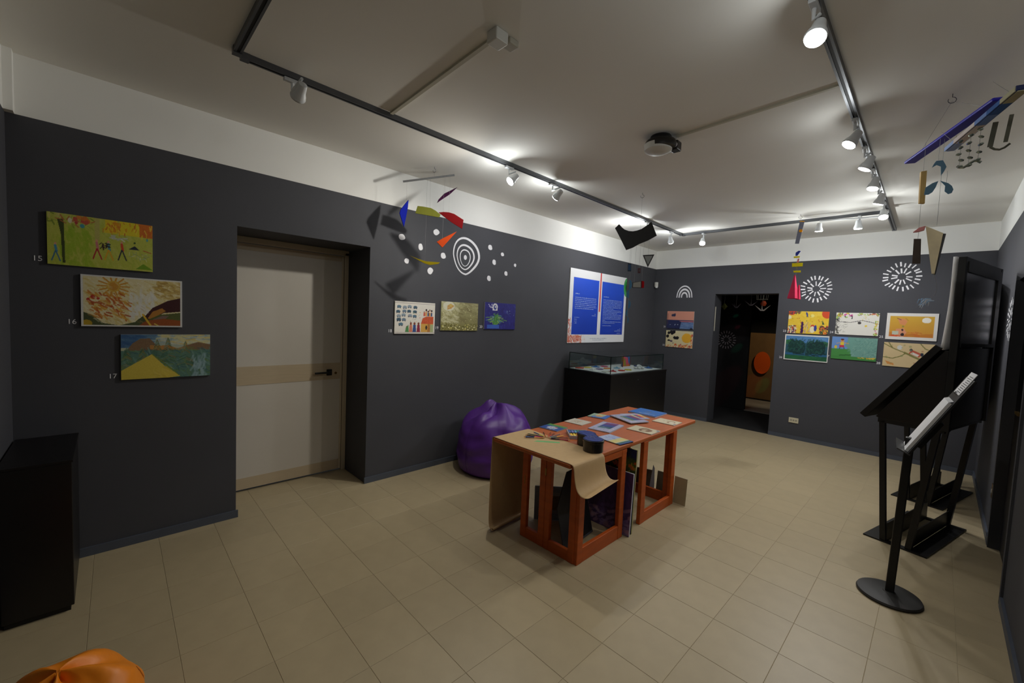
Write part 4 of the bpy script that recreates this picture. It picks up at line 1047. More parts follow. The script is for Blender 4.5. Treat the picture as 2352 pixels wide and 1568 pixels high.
tag(MB().prism([(0, 0), (.052, 0), (.03, .25), (.012, .28)], 0, .003, basis((1.845, 3.61, .002), (.9, .43, 0), (0, .14, .99), (.43, -.9, .12))).build('folded_leaflet', mat('leaflet_grey', (150, 156, 168), .6)), 'white folded leaflet standing between the cardboard sheets under the table', 'leaflet')

# ------------------------------------------------------------------ purple bean bag, orange bean bag
def beanbag(name, label, m, cx, cy, R0, hgt, peak, sh, seed, seam):
    th = thing(name, label, 'bean bag', (cx, cy, 0))
    rr = random.Random(seed); n, rows = 96, 44
    prof = [(0.0, .0), (.55, .0), (.82, .006), (.93, .05), (.985, .14), (1.0, .26), (.99, .38), (.965, .50), (.915, .62), (.83, .73), (.69, .81), (.50, .87), (.28, .91), (.03, .93)]
    vs = []; fs = []
    def pr(t):
        k = t * (len(prof) - 1); i = min(int(k), len(prof) - 2); q = k - i
        return prof[i][0] * (1 - q) + prof[i + 1][0] * q, prof[i][1] * (1 - q) + prof[i + 1][1] * q
    for i in range(rows + 1):
        r, z = pr(i / rows)
        for k in range(n):
            a = 2 * PI * k / n
            top = max(0, (z - .45) / .55)
            q = 1 + .05 * math.sin(3 * a + seed) * top + (.075 if peak[3] > .03 else .015) * abs(math.sin(3.5 * a + .8 * math.sin(2 * a))) * top - .04 * top
            q += .02 * math.sin(7 * a + z * 14) * (.4 + top) - .018 * math.exp(-((z - .33) / .03) ** 2) * (1 + math.sin(a * 2 + seed)) + .012 * math.sin(z * 30 + 2 * math.sin(a * 3))* (1 - top)
            q -= .016 * math.exp(-(((a * 6 / (2 * PI)) % 1 - .5) / .03) ** 2) * (1 if z > .02 else 0)
            x, y = r * R0 * q * math.cos(a), r * R0 * q * math.sin(a)
            zz = z * hgt
            zz += top * (sh * math.sin(a + peak[2]) * r * .9) + .02 * top * math.sin(5 * a + 2 * z)
            cr = (abs(math.sin(2.5 * a + 1.3 * math.sin(a + seed) + 3 * r)) ** .7 - .5) * (.055 if peak[3] > .03 else .012) * top * min(1, r * 3)
            zz += cr
            dd = (x - peak[0]) ** 2 + (y - peak[1]) ** 2
            zz += peak[3] * math.exp(-dd / .0042) + peak[3] * .55 * math.exp(-((x - peak[0] - .13) ** 2 + (y - peak[1] - .10) ** 2) / .006)
            zz -= peak[3] * .5 * math.exp(-((x - peak[0] - .07) ** 2 + (y - peak[1] + .06) ** 2) / .003)
            vs.append((cx + x, cy + y, max(0.001, zz)))
    for i in range(rows):
        for k in range(n):
            k2 = (k + 1) % n
            fs.append((i * n + k, i * n + k2, (i + 1) * n + k2, (i + 1) * n + k))
    fs.append(tuple(rows * n + k for k in range(n)))
    b = MB(); b._add(vs, fs)
    bag = b.build('bag_body', m, th, smooth=True)
    for k in range(6):
        pts = []
        for i in range(5, 30, 2):
            v = vs[i * n + int((k + .5) * n / 6) % n]; d = Vector((v[0] - cx, v[1] - cy, 0)).normalized() * .001
            pts.append((v[0] + d.x, v[1] + d.y, v[2]))
        MB().tube(pts, .0022, 5).build('seam', seam, bag)
    return th
beanbag('bean_bag', 'purple leatherette bean bag on the floor against the left wall', M_PURPLE, .44, 2.93, .40, .70, (-.05, -.06, .3, .085), .035, 2, mat('purple_seam', (70, 34, 110), .5))
beanbag('bean_bag', 'orange leatherette bean bag at the lower left corner of the picture', M_ORANGE, 1.60, -.13, .23, .335, (-.02, .02, 0, .008), .006, 5, mat('orange_seam', (170, 90, 6), .5))

# ------------------------------------------------------------------ black plinth at the left, display case in the far corner
th = thing('black_plinth', 'low black plinth at the left edge against the dark wall', 'plinth', (.31, -.25, 0))
MB().box((.018, YN + .012, .03), (.61, -.132, .775)).build('plinth_body', M_BLACK, th, bevel=.003)
MB().box((.015, YN + .008, .776), (.613, -.128, .79)).build('plinth_top', M_BLACK, th, bevel=.002)
MB().box((.03, YN + .02, 0), (.595, -.145, .03)).build('plinth_base', M_BLACKM, th)

CA = math.radians(-3); Cx = (math.cos(CA), math.sin(CA)); Cy = (-math.sin(CA), math.cos(CA))
F0 = Vector((.797, 4.555)); CW, CLn, CH = .775, 1.40, .93
o0 = F0 - Vector(Cx) * CW
MC = basis((o0.x, o0.y, 0), (Cx[0], Cx[1], 0), (Cy[0], Cy[1], 0), (0, 0, 1))
th = thing('display_case', 'black display case with a glass top standing in the far left corner', 'display case', tuple(MC @ Vector((CW / 2, CLn / 2, 0))))
MB().box((0, 0, .04), (CW, CLn, CH - .02), MC).build('case_body', M_BLACK, th, bevel=.003)
MB().box((.02, .02, 0), (CW - .02, CLn - .02, .04), MC).build('case_plinth', M_BLACKM, th)
MB().box((-.004, -.004, CH - .02), (CW + .004, CLn + .004, CH), MC).build('case_rim', M_BLACK, th, bevel=.002)
G0, G1, GZ = .04, .036, .222
for a, c_ in (((G0, G1, CH), (CW - G0, G1 + .006, CH + GZ)), ((G0, CLn - G1 - .006, CH), (CW - G0, CLn - G1, CH + GZ)), ((G0, G1 + .006, CH), (G0 + .006, CLn - G1 - .006, CH + GZ)), ((CW - G0 - .006, G1 + .006, CH), (CW - G0, CLn - G1 - .006, CH + GZ)), ((G0, G1, CH + GZ), (CW - G0, CLn - G1, CH + GZ + .006))):
    MB().box(a, c_, MC).build('glass_pane', M_GLASS, th)
for k in ((CW - G0 - .003, G1 + .003), (G0 + .003, G1 + .003), (CW - G0 - .003, CLn - G1 - .003)):
    MB().box((k[0] - .004, k[1] - .004, CH), (k[0] + .004, k[1] + .004, CH + GZ), MC).build('corner_joint', mat('glass_edge_dark', (20, 34, 32), .2), th)
MB().bar((G0, G1 + .002, CH + GZ + .002), (CW - G0, G1 + .002, CH + GZ + .002), .009, .009, M=MC).bar((CW - G0 - .002, G1, CH + GZ + .002), (CW - G0 - .002, CLn - G1, CH + GZ + .002), .009, .009, M=MC).build('glass_edge', mat('glass_edge_dark', (20, 34, 32), .2), th)
MB().tube([(CW + .003, .62, CH - .10), (CW + .010, .62, CH - .10)], .010, 12, M=MC).build('lock', M_CHROME, th)
MB().box((G0 + .014, G1 + .014, CH + .0006), (CW - G0 - .014, CLn - G1 - .014, CH + .004), MC).build('display_liner', M_PAPER, th)
zc = CH + .0046
rr = random.Random(11)
cols = [(206, 70, 40), (226, 206, 60), (60, 110, 180), (200, 40, 100), (70, 150, 90), (230, 230, 230), (70, 40, 110), (226, 130, 40), (120, 170, 200), (40, 60, 120), (206, 206, 196), (190, 50, 60)]
n = 0
for ix in range(3):
    for iy in range(7):
        x = .15 + ix * .215 + rr.uniform(-.02, .02); y = .15 + iy * .18 + rr.uniform(-.02, .02)
        if (ix in (0, 1) and iy in (4, 5)) or (ix == 2 and iy in (4, 5)): continue
        q = cols[n % 12]; n += 1
        k = rr.choice((3, 4, 4, 5, 6)); a0 = rr.uniform(0, 6); rad = rr.uniform(.05, .075)
        pts = [(x + rad * rr.uniform(.7, 1.1) * math.cos(a0 + 2 * PI * j / k), y + rad * rr.uniform(.8, 1.2) * math.sin(a0 + 2 * PI * j / k)) for j in range(k)]
        b = MB(); hh = rr.uniform(.004, .012)
        b.prism(pts, zc, zc + hh, MC)
        if n % 3 == 0:
            apex = (x, y, zc + hh + .022); kk = len(pts)
            b._add([(p[0] * .6 + x * .4, p[1] * .6 + y * .4, zc + hh) for p in pts] + [apex], [(j, (j + 1) % kk, kk) for j in range(kk)], MC)
        cn = ('red orange', 'yellow', 'blue', 'crimson', 'green', 'white', 'violet', 'orange', 'pale blue', 'navy', 'grey', 'dark red')[(n - 1) % 12]
        tag(b.build('paper_shape', mat('craft_paper_%d' % (n % 12), q, .7)), '%s %s shape in glass case, %s, %s' % (cn, 'folded paper' if n % 3 == 0 else 'flat paper', ('by the wall side', 'along the middle', 'by the front pane')[ix], ('nearest the camera', 'second nearest', 'third nearest', 'halfway along', 'past halfway', 'second from far end', 'at the far end')[iy]), 'paper shape', 'paper shapes in the glass case')
th = thing('paper_rose', 'crumpled white paper flower cluster inside the glass case', 'paper flower', tuple(MC @ Vector((.56, .98, zc))))
for k in range(9):
    a = k * 2.4; q = .0 + .009 * k
    MB().lathe([(.006, 0), (.022, .006), (.026, .016), (.018, .026), (.005, .029)], 9, MC @ Matrix.Translation((.56 + q * math.cos(a) * .7, .98 + q * math.sin(a), zc + .001 + (.022 if k < 4 else 0) + (.012 if k == 0 else 0)))).build('petal', M_PAPER, th)
th = thing('standing_booklet', 'standing rainbow coloured booklet inside the glass case', 'booklet', tuple(MC @ Vector((.26, 1.05, zc))))
Mb = MC @ basis((.26, .98, zc), (.1, .995, 0), (0, 0, 1), (.995, -.1, 0))
MB().box((0, 0, 0), (.21, .165, .004), Mb).build('back_cover', mat('cover_dark_red', (110, 30, 34), .5), th)
c = Canvas(40, 34, (224, 110, 30)); c.poly([(.3, 0), (1, 0), (1, 1), (.75, .6)], (50, 110, 180)).poly([(.25, .1), (.7, .2), (.8, .8), (.5, .9)], (214, 80, 110)).poly([(.25, .3), (.4, .3), (.55, .95), (.3, .95)], (160, 160, 40)).rect(.93, 0, 1, 1, (130, 40, 40))
sheet('front_cover', Mb @ Matrix.Translation((0, 0, .0046)), .21, .165, c, th)
Mb2 = MC @ basis((.26, .98, zc), (.75, -.66, 0), (0, 0, 1), (-.66, -.75, 0))
c = Canvas(24, 34, (206, 180, 40)); c.rect(.5, 0, .72, 1, (220, 200, 80)).rect(.72, 0, 1, 1, (140, 40, 36)).rect(0, 0, .2, 1, (70, 40, 30)).poly([(.2, .5), (.7, .6), (.7, 1), (.2, 1)], (110, 140, 170))
MB().box((0, 0, -.004), (.10, .165, 0), Mb2).build('folded_leaf', mat('cover_dark_red', (110, 30, 34), .5), th)
sheet('leaf_print', Mb2 @ Matrix.Translation((0, 0, .0006)), .10, .165, c, th)

# ------------------------------------------------------------------ the two information kiosks at the right
KA = -math.radians(14.5)
def kiosk(x, y, label):
    th = thing('information_kiosk', label, 'kiosk', (x, y, 0), KA, 'black kiosks along the right wall')
    MK = Matrix.Translation((x, y, 0)) @ Matrix.Rotation(KA, 4, 'Z')
    T1 = .92
    def B(nm, a, c, m=M_BLACKM, bv=.002, par=th): return MB().box(a, c, MK).build(nm, m, par, bevel=bv)
    # floor plates
    MB().box((.0, 0, .0), (.37, .055, .010), MK).box((0, .055, 0), (.13, T1, .010), MK).box((.13, T1 - .055, 0), (.37, T1, .010), MK).box((.27, .055, 0), (.37, T1 - .055, .010), MK).build('floor_plate', M_BLACKM, th)
    MB().box((.128, .03, .010), (.134, T1 - .03, .15), MK).build('stretcher', M_BLACKM, th)
    MB().box((.262, .03, .010), (.268, T1 - .03, .13), MK).build('stretcher', M_BLACKM, th)
    for t in (.03, T1 - .03):
        MB().bar((.115, t, .01), (.045, t, .93), .034, .034, (0, 1, 0), MK).build('leg', M_BLACKM, th)
        MB().bar((.262, t, .01), (.352, t, .93), .036, .036, (0, 1, 0), MK).build('leg', M_BLACKM, th)
        MB().box((.02, t - .017, .915), (.39, t + .017, .948), MK).build('cross_bar', M_BLACKM, th)
    MB().bar((.045, .03, .925), (.045, T1 - .03, .925), .03, .03, M=MK).bar((.375, .03, .94), (.375, T1 - .03, .94), .03, .03, M=MK).build('long_bar', M_BLACKM, th)
    # wedge shaped console and slanted lid
    ML = MK @ basis((0, .012, 0), (1, 0, 0), (0, 0, 1), (0, -1, 0))
    MB().prism([(.03, .945), (.372, .945), (.372, 1.50), (.352, 1.50), (.005, .955)], -(T1 - .024), 0, ML).build('console_body', M_BLACK, th, bevel=.002)
    ang = math.atan2(1.515 - .935, .335 + .062); L = math.hypot(.397, .58)
    MS = MK @ Matrix.Translation((-.062, 0, .94)) @ Matrix.Rotation(-ang, 4, 'Y')
    lid = MB().box((0, -.008, -.008), (L, T1 + .008, .036), MS).build('slanted_lid', M_BLACKM, th, bevel=.003)
    MB().box((.05, .05, .0365), (L - .05, T1 - .05, .0385), MS).build('touch_screen', mat('screen_glass_black', (10, 10, 12), .08), lid)
    # upright frame with the wide screen housing
    for t0 in (0, T1 - .04):
        B('upright_post', (.374, t0, .935), (.414, t0 + .04, 2.15))
    B('rear_panel', (.380, .04, .95), (.398, T1 - .04, 1.52), M_BLACK)
    hs = B('screen_housing', (.378, .04, 1.53), (.410, T1 - .04, 2.055), mat('grey_screen_back', (168, 169, 176), .27, .75, var=.05))
    MB().box((.410, .04, 1.53), (.420, T1 - .04, 1.555), MK).box((.410, .04, 2.05), (.420, T1 - .04, 2.12), MK).box((.410, T1 - .14, 1.555), (.4205, T1 - .04, 2.05), MK).build('housing_frame', M_BLACKM, th)
    B('top_rail', (.376, .04, 2.10), (.412, T1 - .04, 2.15))
    # white sheet bowed in front of the upright
    vs = []; fs = []
    for i in range(13):
        q = i / 12; z = 1.505 + .65 * q; s = .346 + .020 * math.sin(PI * min(1, q * 1.15) * .62)
        for t in (.004, T1 - .004): vs.append((s, t, z))
    for i in range(12): fs.append((2 * i, 2 * i + 1, 2 * i + 3, 2 * i + 2))
    b = MB(); b._add(vs, fs, MK)
    o = b.build('bowed_white_panel', mat('white_panel', (240, 240, 240), .5), th, smooth=True); md = o.modifiers.new('t', 'SOLIDIFY'); md.thickness = .018
    return th
kiosk(3.332, 4.279, 'nearer black kiosk with a slanted lid and tall screen by the right wall')
kiosk(3.430, 5.56, 'farther black kiosk, mostly hidden behind the nearer one')

# ------------------------------------------------------------------ sign stand with leaflets
th = thing('reading_stand', 'black stand with a round foot and slanted tray holding white leaflets', 'stand', (3.53, 3.40, 0))
MB().lathe([(.12, 0), (.150, .002), (.155, .010), (.150, .020), (.12, .026), (.03, .030), (.026, .034)], 48, Matrix.Translation((3.53, 3.40, 0))).build('round_foot', mat('foot_rubber_black', (40, 39, 38), .6, var=.05), th, smooth=True)
MB().bar((3.532, 3.405, .03), (3.556, 3.42, .99), .042, .042, (0, 1, 0)).build('pole', M_BLACKM, th, bevel=.006)
w_ = Vector((math.sin(math.radians(-3)), math.cos(math.radians(-3)), 0)); v_ = Vector((w_.y, -w_.x, 0))
sl = math.atan2(1.43 - .935, .248)
up = v_ * math.cos(sl) + Vector((0, 0, 1)) * math.sin(sl); nn = w_.cross(up) * -1
if nn.dot(Vector((-1, 0, .3))) < 0: nn = -nn
O = Vector((3.53, 3.42, .925)) - w_ * .16 + v_ * .012
MT = basis(O, w_, up, nn)      # x = width, y = up the slope, z = towards the reader
MB().box((0, 0, -.016), (.32, .50, -.004), MT).build('tray_board', M_BLACKM, th, bevel=.002)
MB().box((0, -.006, -.016), (.32, 0, .048), MT).build('tray_lip', mat('lip_grey_steel', (84, 84, 84), .4, .4), th)
MB().box((.12, .04, -.05), (.20, .22, -.0165), MT).build('bracket', M_BLACKM, th)
t2 = thing('leaflet_pad', 'thick white leaflet pad on the black stand tray', 'leaflets', tuple(MT @ Vector((.15, 0, 0))))
MB().box((.03, .003, -.0025), (.27, .345, .012), MT).build('page_block', M_PAPER, t2)
MB()._add([(.03, .345, .012), (.27, .345, .012), (.27, .36, -.002), (.03, .36, -.002)], [(0, 1, 2, 3), (3, 2, 1, 0)], MT).build('curled_page', M_PAPER, t2)
t3 = thing('leaflet', 'single printed leaflet clipped at the top of the black stand', 'leaflets', tuple(MT @ Vector((.15, .42, 0))))
MB().box((.04, .40, -.0025), (.26, .535, .0), MT).build('leaflet_page', M_PAPER, t3)
b = MB(); rr = random.Random(3)
for k in range(9):
    b.box((.06, .412 + k * .012, .0002), (.06 + rr.uniform(.12, .18), .416 + k * .012, .0006), MT)
o = b.build('leaflet_print', mat('grey_print', (60, 60, 60), .6), t3); o['kind'] = 'stuff'
MB().box((.13, .395, -.0025), (.17, .41, .006), MT).build('clip', M_CHROME, t3)

# ------------------------------------------------------------------ mobiles hanging from ceiling hooks
def sheetpiece(name, xy, pts, z_bend, m, parent, thick=.006, depth=0.0, tilt=0.0, grow=None):
    """flat cut-out hanging in the upright plane through xy that faces the room centre; tilt turns it about its own vertical axis"""
    d = Vector((xy[0] - 3.599, xy[1])); d.normalize(); rt = Vector((d.y, -d.x, 0)); fw = Vector((d.x, d.y, 0))
    ca = sum(p[0] for p in pts) / len(pts)
    M = basis(Vector((xy[0], xy[1], 0)) + rt * ca + fw * depth, rt * math.cos(tilt) + fw * math.sin(tilt), (0, 0, 1), -fw * math.cos(tilt) + rt * math.sin(tilt))
    s = 1 / max(.3, math.cos(tilt))
    return MB().prism([((p[0] - ca) * s, p[1]) for p in pts], -thick / 2, thick / 2, M).build(name, m, parent, bevel=.001)
def thread(xy, a0, z0, a1, z1, parent, depth=0, r=.0007, name='thread'):
    d = Vector((xy[0] - 3.599, xy[1])); d.normalize(); rt = Vector((d.y, -d.x, 0)); fw = Vector((d.x, d.y, 0))
    p = Vector((xy[0], xy[1], 0)) + fw * depth
    return MB().tube([tuple(p + rt * a0 + Vector((0, 0, z0))), tuple(p + rt * a1 + Vector((0, 0, z1)))], r, 4).build(name, M_CORD, parent)
def hook(xy, parent):
    pts = [(xy[0], xy[1], H)] + [(xy[0] + .016 * math.sin(a), xy[1] + .004 * math.sin(a), H - .034 + .016 * math.cos(a)) for a in [k * PI / 6 for k in range(11)]]
    MB().tube(pts, .0018, 6).build('ceiling_hook', M_TRACK, parent)
def c3(n, q, r=.9):
    m = mat('mobile_' + n, q, r, var=.05)
    m.node_tree.nodes['Principled BSDF'].inputs['Specular IOR Level'].default_value = .08
    return m
# left mobile
hL = (.377, 2.108)
th = thing('paper_mobile', 'mobile of bright curved paper shapes hanging near the left wall', 'mobile', (hL[0], hL[1], H), 0)
hook(hL, th); thread(hL, 0, H - .03, 0, 2.825, th)
dL = Vector((hL[0] - 3.599, hL[1])).normalized(); rtL = Vector((dL.y, -dL.x, 0)); pL = Vector((hL[0], hL[1], 0))
MB().bar(tuple(pL + rtL * -.27 + Vector((0, 0, 2.76))), tuple(pL + rtL * .179 + Vector((0, 0, 2.865))), .012, .014).build('rod', mat('grey_rod', (120, 122, 124), .5), th)
for nm, pts, q, tl, dp in (('purple_blade', [(.032, 2.588), (.044, 2.621), (.092, 2.685), (.212, 2.774), (.142, 2.690), (.069, 2.624)], (40, 8, 36), .5, -.02), ('blue_shape', [(-.221, 2.612), (-.248, 2.568), (-.283, 2.507), (-.290, 2.474), (-.252, 2.365), (-.236, 2.461), (-.224, 2.546)], (18, 30, 140), .7, .0), ('olive_shape', [(-.138, 2.561), (-.09, 2.563), (-.021, 2.561), (.021, 2.544), (.068, 2.515), (.056, 2.488), (-.156, 2.494)], (104, 106, 40), .25, .03), ('dark_red_shape', [(.047, 2.508), (.09, 2.518), (.14, 2.521), (.187, 2.513), (.274, 2.470), (.264, 2.388), (.16, 2.438)], (92, 8, 12), .15, -.03), ('orange_shape', [(.039, 2.246), (.10, 2.291), (.218, 2.367), (.091, 2.203)], (160, 56, 18), .4, -.03), ('yellow_blade', [(-.195, 2.115), (-.12, 2.093), (-.048, 2.079), (.078, 2.083), (.06, 2.066), (-.014, 2.049), (-.064, 2.059), (-.132, 2.088)], (130, 116, 12), .3, .03)):
    sheetpiece(nm, hL, pts, 0, c3(nm, q), th, .007, dp, tl)
thread(hL, -.235, 2.767, -.235, 2.585, th); thread(hL, .1, 2.845, .1, 2.69, th, -.02); thread(hL, -.03, 2.812, -.03, 2.555, th, .03); thread(hL, .14, 2.855, .14, 2.518, th, -.03); thread(hL, .09, 2.845, .09, 2.28, th, -.03); thread(hL, -.06, 2.81, -.06, 2.075, th, .03)
# black mobile
hC = (1.45, 3.885)
th = thing('shape_mobile', 'mobile with a big black curved board and small framed shapes, mid room', 'mobile', (hC[0], hC[1], H), 0)
hook(hC, th); thread(hC, 0, H - .03, 0, 2.552, th)
arc = [(-.252, 2.57), (-.214, 2.609), (-.205, 2.600), (-.180, 2.573), (-.156, 2.554), (-.115, 2.538), (-.072, 2.534), (-.03, 2.542), (.01, 2.556), (.055, 2.587), (.102, 2.626), (.118, 2.59), (.161, 2.488), (.08, 2.441), (-.002, 2.407), (-.065, 2.370), (-.129, 2.346), (-.19, 2.46)]
sheetpiece('black_board', hC, arc, 0, mat('black_board_paint', (10, 10, 10), .6), th, .018)
def fr(nm, pts, inner, mo, mi, dp=0):
    o = sheetpiece(nm, hC, pts, 0, mo, th, .012, dp)
    ca = sum(p[0] for p in pts) / len(pts); cz = sum(p[1] for p in pts) / len(pts)
    sheetpiece(nm + '_panel', hC, [((p[0] - ca) * inner + ca, (p[1] - cz) * inner + cz) for p in pts], 0, mi, o, .014, dp)
fr('triangle', [(.038, 2.294), (.150, 2.300), (.094, 2.170)], .72, M_BLACK, mat('grey_tissue', (132, 136, 134), .6))
fr('blue_panel', [(-.103, 2.211), (-.069, 2.209), (-.066, 2.127), (-.101, 2.128)], .7, mat('navy', (14, 30, 50), .5), mat('deep_blue', (14, 60, 100), .4))
fr('dark_red_frame', [(-.003, 2.161), (.026, 2.162), (.027, 2.111), (-.001, 2.113)], .45, mat('dark_red_paint', (70, 26, 36), .5), mat('dark_grey_card', (70, 66, 70), .5))
fr('trapezoid', [(-.047, 2.016), (.042, 2.033), (.045, 1.960), (-.047, 1.962)], .84, M_BLACK, mat('grey_card', (134, 134, 128), .6))
sheetpiece('red_end', hC, [(.042, 2.035), (.069, 2.028), (.070, 1.964), (.045, 1.960)], 0, c3('red_end', (150, 20, 26)), th, .01, .004)
m = c3('dull_blue', (70, 112, 142))
for k, (a, z, rz, hz, sd) in enumerate(((-.064, 1.992, .014, .050, 1), (-.087, 1.898, .014, .045, -1), (-.064, 1.790, .012, .046, 1), (-.088, 1.702, .010, .038, -1), (-.069, 1.630, .007, .034, 1))):
    pts = [(a - sd * rz + sd * 2 * rz * math.sin(t * PI / 10), z + hz * math.cos(t * PI / 10)) for t in range(11)]
    sheetpiece('blue_crescent', hC, pts, 0, m, th, .003)
thread(hC, -.076, 2.38, -.076, 1.60, th); thread(hC, .094, 2.47, .094, 2.295, th); thread(hC, -.085, 2.38, -.085, 2.21, th, .01); thread(hC, .012, 2.42, .012, 2.162, th); thread(hC, -.03, 2.40, -.03, 2.018, th, .01); thread(hC, .045, 2.43, .045, 2.032, th, .01)
# right mobile
hR = (3.588, 3.292)
th = thing('wood_mobile', 'mobile of blue painted boards, wood pieces and glass beads at the upper right', 'mobile', (hR[0], hR[1], H), 0)
hook(hR, th)
blue = mat('ultramarine_paint', (44, 34, 196), .45, var=.05)
MB().bar((3.425, 3.64, 2.69), (3.745, 2.905, 2.69), .058, .016).build('blue_board', blue, th, bevel=.006)
for k in (-.5, .5): MB().tube([(3.588, 3.292, H - .04), (3.588 + k * .25, 3.292 - k * .56, 2.70)], .0008, 4).build('thread', M_CORD, th)
bp = [Vector((3.600, 3.215, 2.60)), Vector((3.785, 2.60, 2.60))]
MB().bar(bp[0], bp[1], .042, .022).build('patterned_board', mat('dark_blue_paint', (20, 40, 96), .4), th, bevel=.003)
dbp = (bp[1] - bp[0]) / 6
for k in range(6):
    q = ((176, 198, 244), (236, 224, 220), (240, 230, 224), (130, 160, 220), (80, 116, 180), (190, 186, 156))[k]
    p0 = bp[0] + dbp * k; p1 = bp[0] + dbp * (k + 1)
    MB().bar(p0 + Vector((-.021, -.004, -.002)), p1 + Vector((-.021, -.004, -.002)), .004, .020).bar(p0 + Vector((0, 0, -.0125)), p1 + Vector((0, 0, -.0125)), .030, .003).build('painted_patch', c3('patch%d' % k, q), th)
for t in (.1, .9):
    p = bp[0].lerp(bp[1], t); MB().tube([tuple(p), (p.x - .06, p.y + .05, 2.695)], .0008, 4).build('thread', M_CORD, th)
sheetpiece('wood_strip', hR, [(-.098, 2.526), (-.074, 2.529), (-.070, 2.346), (-.092, 2.350)], 0, mat('pale_wood', (226, 188, 116), .5, var=.15, scale=40, stretch=(1, 1, .2)), th, .020, .02, .3)
sheetpiece('dark_wood_block', hR, [(-.098, 2.150), (-.068, 2.147), (-.061, 2.010), (-.095, 2.012)], 0, mat('dark_wood', (56, 40, 28), .6, var=.2, scale=30), th, .028, .02)
o = sheetpiece('cream_wedge', hR, [(-.055, 2.219), (.018, 2.171), (.0, 1.948), (-.012, 1.949)], 0, mat('cream_wood', (244, 228, 186), .5, var=.08, scale=20), th, .008, .02)
sheetpiece('wedge_side', hR, [(.012, 2.171), (.029, 2.168), (.004, 1.946), (-.008, 1.947)], 0, M_BLACK, o, .026, .038)
sheetpiece('pink_piece', hR, [(-.104, 2.187), (-.081, 2.210), (-.055, 2.217), (-.059, 2.194), (-.083, 2.187)], 0, c3('pinkish', (226, 150, 150)), th, .02, .01)
mf = c3('pale_blue_film', (112, 150, 176))
for nm, pts in (('blue_fin', [(-.053, 2.528), (-.046, 2.548), (-.038, 2.563), (-.012, 2.562), (-.002, 2.54), (.004, 2.524), (-.004, 2.50), (-.014, 2.479), (-.018, 2.529), (-.035, 2.540)]), ('blue_fin', [(-.073, 2.384), (-.072, 2.405), (-.070, 2.425), (-.045, 2.445), (-.022, 2.454), (-.03, 2.42), (-.041, 2.395), (-.055, 2.384)]), ('blue_fin', [(-.016, 2.451), (.017, 2.433), (.032, 2.416), (.039, 2.396), (.034, 2.378), (.021, 2.373), (.006, 2.390), (.006, 2.42)])):
    sheetpiece(nm, hR, pts, 0, mf, th, .003, -.02, .2)
for a0, z0, a1, z1, dp in ((-.087, 2.69, -.086, 2.528, .02), (-.083, 2.347, -.081, 2.149, .02), (-.014, 2.69, -.010, 2.213, .0), (.03, 2.69, .03, 2.60, 0), (-.03, 2.69, -.03, 2.56, -.02), (.01, 2.5, .01, 2.42, -.02)):
    thread(hR, a0, z0, a1, z1, th, dp)
dR = Vector((hR[0] - 3.599, hR[1])).normalized(); rtR = Vector((dR.y, -dR.x, 0)); pR = Vector((hR[0], hR[1] - .35, 0))
mg = mat('bead_silver', (150, 160, 150), .15, .7)
rr = random.Random(4)
for (a, z0, z1) in ((.052, 2.56, 2.44), (.085, 2.58, 2.44), (.118, 2.60, 2.46)):
    a *= .9
    MB().tube([tuple(pR + rtR * a + Vector((0, 0, z0 - .02))), tuple(pR + rtR * a + Vector((0, 0, z1 - .02)))], .0008, 4).build('thread', M_CORD, th)
    for k in range(5):
        z = z0 - .02 - (z0 - z1) * k / 4; q = pR + rtR * (a + rr.uniform(-.006, .006)) + Vector((0, 0, z))
        Mx = Matrix.Translation(q) @ Matrix.Rotation(rr.uniform(-.6, .6), 4, 'Y')
        MB().lathe([(.003, -.006), (.010, -.003), (.010, .003), (.003, .006)], 8, Mx).build('bead', mg, th)
pts = [pR + rtR * (.04 + .011 * k) + Vector((0, 0, 2.425 - .012 * math.sin(k * .9))) for k in range(8)]
MB().tube([tuple(p) for p in pts], .006, 6).build('bead_garland', mg, th)
for (a, z0, z1, w) in ((.150, 2.60, 2.49, .018), (.196, 2.62, 2.50, .014)):
    MB().bar(tuple(pR + rtR * a + Vector((0, 0, z0))), tuple(pR + rtR * (a - .01) + Vector((0, 0, z1))), w, .002, (0, 1, 0)).build('film_strip', mat('smoky_film', (96, 96, 84), .2, .2), th)
MB().tube([tuple(pR + rtR * (.140 + .06 * t) + Vector((0, 0, 2.49 - .02 * math.sin(t * PI)))) for t in (0, .25, .5, .75, 1)], .005, 6).build('film_curl', mat('smoky_film', (96, 96, 84), .2, .2), th)
# small feather-like tassel hung lower
t2 = thing('feather_tassel', 'small white and blue fringed tassel hanging by a thin line from the wood mobile', 'tassel', (hR[0], hR[1], 1.78))
MB().tube([tuple(Vector((hR[0], hR[1], z)) + rtR * a) for a, z in ((-.006, 1.949), (.010, 1.906), (.014, 1.86), (.010, 1.830), (-.005, 1.811))], .0008, 4).build('thread', M_CORD, t2)
for k in range(16):
    a = -.01 - .045 * rr.random(); z = 1.80 + rr.uniform(-.006, .01)
    p = Vector((hR[0], hR[1], z)) + rtR * a
    q = p + rtR * rr.uniform(-.03, .0) + Vector((0, rr.uniform(-.01, .01), -rr.uniform(.015, .05)))
    MB().tube([tuple(p + rtR * .02), tuple(p), tuple(q)], [.001, .003, .0012], 5).build('strand', c3('strand%d' % (k % 2), ((236, 242, 250), (170, 204, 240))[k % 2]), t2)
